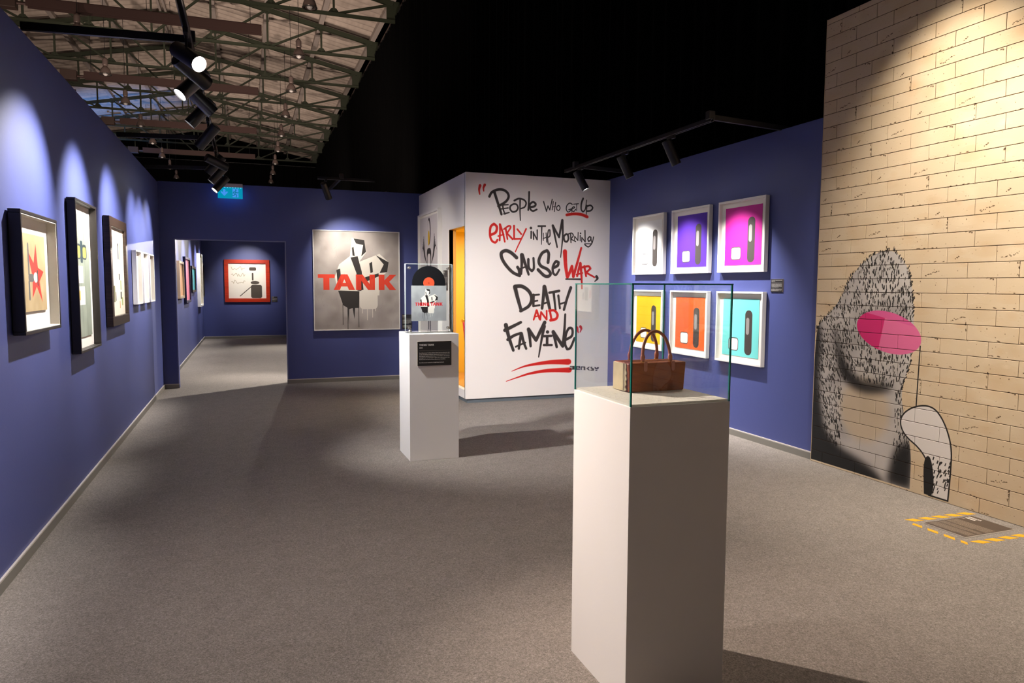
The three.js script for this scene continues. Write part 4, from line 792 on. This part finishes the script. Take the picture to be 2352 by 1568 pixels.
// ---------------------------------------------------------------- exit sign
{
  const t = thing('exit_sign', 'blue green glowing exit sign with an arrow and a running figure', 'exit sign', [-0.218, 2.735, -11.15]);
  part('housing', rbx(-0.15, 0.168, 0.165, 0.215, -0.19, 0.02, 0.004), std(srgb(190, 180, 182), 0.5), t);
  part('wall_bracket', bx(-0.12, 0.14, 0.17, 0.21, -0.2, -0.18), M.trackGrey, t);
  const tex = canvasTex(512, 248, (c, w, h) => {
    c.fillStyle = '#0087a8'; c.fillRect(0, 0, w, h); c.fillStyle = '#3f8ae0';
    c.beginPath(); c.moveTo(110, 46); c.lineTo(158, 46); c.lineTo(158, 116); c.lineTo(196, 86); c.lineTo(208, 116); c.lineTo(134, 196); c.lineTo(60, 116); c.lineTo(72, 86); c.lineTo(110, 116); c.fill();
    c.fillRect(304, 30, 122, 188); c.fillStyle = '#0c6f96'; c.beginPath(); c.arc(372, 58, 17, 0, 7); c.fill();
    c.strokeStyle = '#0c6f96'; c.lineWidth = 19; c.lineCap = 'round'; c.lineJoin = 'round';
    for (const l of [[[366, 88], [352, 140]], [[352, 140], [388, 166], [380, 206]], [[350, 140], [334, 176], [306, 180]], [[362, 92], [328, 100], [318, 128]], [[368, 94], [392, 118], [416, 112]]]) { c.beginPath(); l.forEach((p, i) => (i ? c.lineTo(...p) : c.moveTo(...p))); c.stroke(); }
    c.fillStyle = '#6fd4ee'; for (let i = 0; i < 9; i++) { c.beginPath(); c.arc(36 + i * 55, 8, 11, 0, 7); c.fill(); }
  });
  const p = new RoundedBoxGeometry(0.336, 0.163, 0.006, 2, 0.002); p.translate(0, 0.084, 0);
  part('light_panel', p, std(srgb(0, 90, 120), 0.2, { emissive: lin(0.0, 0.1, 0.3), emissiveIntensity: 0.6 }), t);
  const f = new THREE.PlaneGeometry(0.332, 0.159); f.translate(0, 0.084, 0.0036);
  part('light_face', f, std(0x000000, 0.2, { emissive: 0xffffff, emissiveMap: tex, emissiveIntensity: 0.9 }), t).userData.label = 'glowing face with arrow and running figure';
  const l = new THREE.RectAreaLight(lin(0.05, 0.3, 1), 1.6, 0.32, 0.15); l.name = 'sign_glow'; l.position.set(0, 0.084, -0.012); l.lookAt(-0.218, 2.819, -13); t.add(l); l.rotation.set(0, 0, 0);
}

// ---------------------------------------------------------------- booth interior
{
  const t = thing('unseen_ceiling_lamp', 'unseen flat warm lamp placed to light the yellow booth', 'ceiling lamp', [3.3, 2.28, -9.5]);  // unseen lamp, placed to light the booth interior
  part('frame', rbx(-0.32, 0.32, 0.012, 0.04, -0.32, 0.32, 0.004), M.whiteFrame, t);
  part('diffuser', bx(-0.3, 0.3, 0.006, 0.012, -0.3, 0.3), std(0x000000, 0.5, { emissive: lin(1, 0.85, 0.6), emissiveIntensity: 3 }), t);
  const l = new THREE.RectAreaLight(lin(1, 0.9, 0.7), 26, 0.6, 0.6); l.name = 'lamp_light'; l.rotation.x = -Math.PI / 2; l.position.y = 0.0; t.add(l);
  const r = thing('barrier_rope', 'red barrier rope hanging inside the yellow booth', 'rope', [0, 0, 0]);
  part('rope', tubeOf([[2.78, 1.02, -9.5], [2.775, 0.85, -9.42], [2.77, 0.66, -9.32], [2.76, 0.56, -9.15], [2.76, 0.58, -9.0], [2.75, 0.74, -8.88]], 0.016), std(srgb(170, 22, 26), 0.7), r);
  part('hook', rbx(2.765, 2.795, 1.0, 1.04, -9.56, -9.48, 0.004), M.gold, r); part('hook', rbx(2.735, 2.765, 0.72, 0.76, -8.9, -8.81, 0.004), M.gold, r);
}

// ---------------------------------------------------------------- hall fittings
{
  for (const [px, z0] of [[2.1, -25.15], [-5.65, -30.7]]) {
    let p = null;
    for (let k = 0; k < 9 && z0 - 5.45 * k > -69; k++) {
      const q = [px, 10.75, z0 - 5.45 * k];
      if (p) { copy(p, q); continue; }
      p = thing('pendant_lamp', 'unlit bell shaped pendant lamp hanging below the roof trusses', 'pendant lamp', q, 0, 'pendant lamps under the hall roof');
      part('cord', rod([0, 0.55, 0], [0, roofY(px) + 0.2 - 10.75, 0], 0.012, 6), M.black, p);
      part('socket', lathe([[0, 0.2], [0.09, 0.2], [0.11, 0.24], [0.11, 0.46], [0.07, 0.52], [0.03, 0.56], [0, 0.56]], 20), M.pendant, p);
      const sh = part('shade', lathe([[0.235, -0.16], [0.22, -0.06], [0.18, 0.06], [0.11, 0.16], [0.06, 0.2], [0.055, 0.2], [0.1, 0.14], [0.17, 0.04], [0.21, -0.07], [0.225, -0.16]], 28), M.pendant, p);
      part('reflector_rim', lathe([[0.19, -0.17], [0.245, -0.17], [0.25, -0.14], [0.19, -0.13]], 28), M.steel, sh);
      part('bulb', new THREE.SphereGeometry(0.1, 16, 12).translate(0, -0.12, 0), std(srgb(210, 205, 200), 0.2), sh);
    }
  }
  const h = thing('radiant_heater', 'long brown radiant heater tube under the hall roof', 'heater', [0, 11.5, -31.1], 0, 'radiant heaters under the hall roof');
  part('reflector', merge([bar([-7.3, 0.12, -0.14], [0.72, 0.12, -0.14], 0.02, 0.34), bar([-7.3, 0.27, 0], [0.72, 0.27, 0], 0.3, 0.02), bar([-7.3, 0.12, 0.14], [0.72, 0.12, 0.14], 0.02, 0.34)]), M.heater, h);
  part('heater_tube', rod([-7.6, 0.06, 0], [0.7, 0.06, 0], 0.06, 12), M.heater, h);
  part('burner_box', rbx(-8.3, -7.6, -0.16, 0.3, -0.2, 0.2, 0.02), std(srgb(70, 54, 48), 0.5), h);
  part('flue_pipe', tubeOf([[-8.3, 0.06, 0], [-9.2, 0.06, 0], [-9.6, 0.1, 0], [-9.7, 0.5, 0], [-9.7, 1.8, 0]], 0.07), M.heater, h);
  for (const x of [-7, -3.4, 0.3]) part('hanger', rod([x, 0.27, 0], [x, roofY(x) + 0.22 - 11.5, 0], 0.012, 6), M.black, h);
  copy(h, [0, 11.5, -40.8]); copy(h, [0, 11.5, -51.2]); copy(h, [0, 11.5, -61.5]);
}

renderer.render(scene, camera);
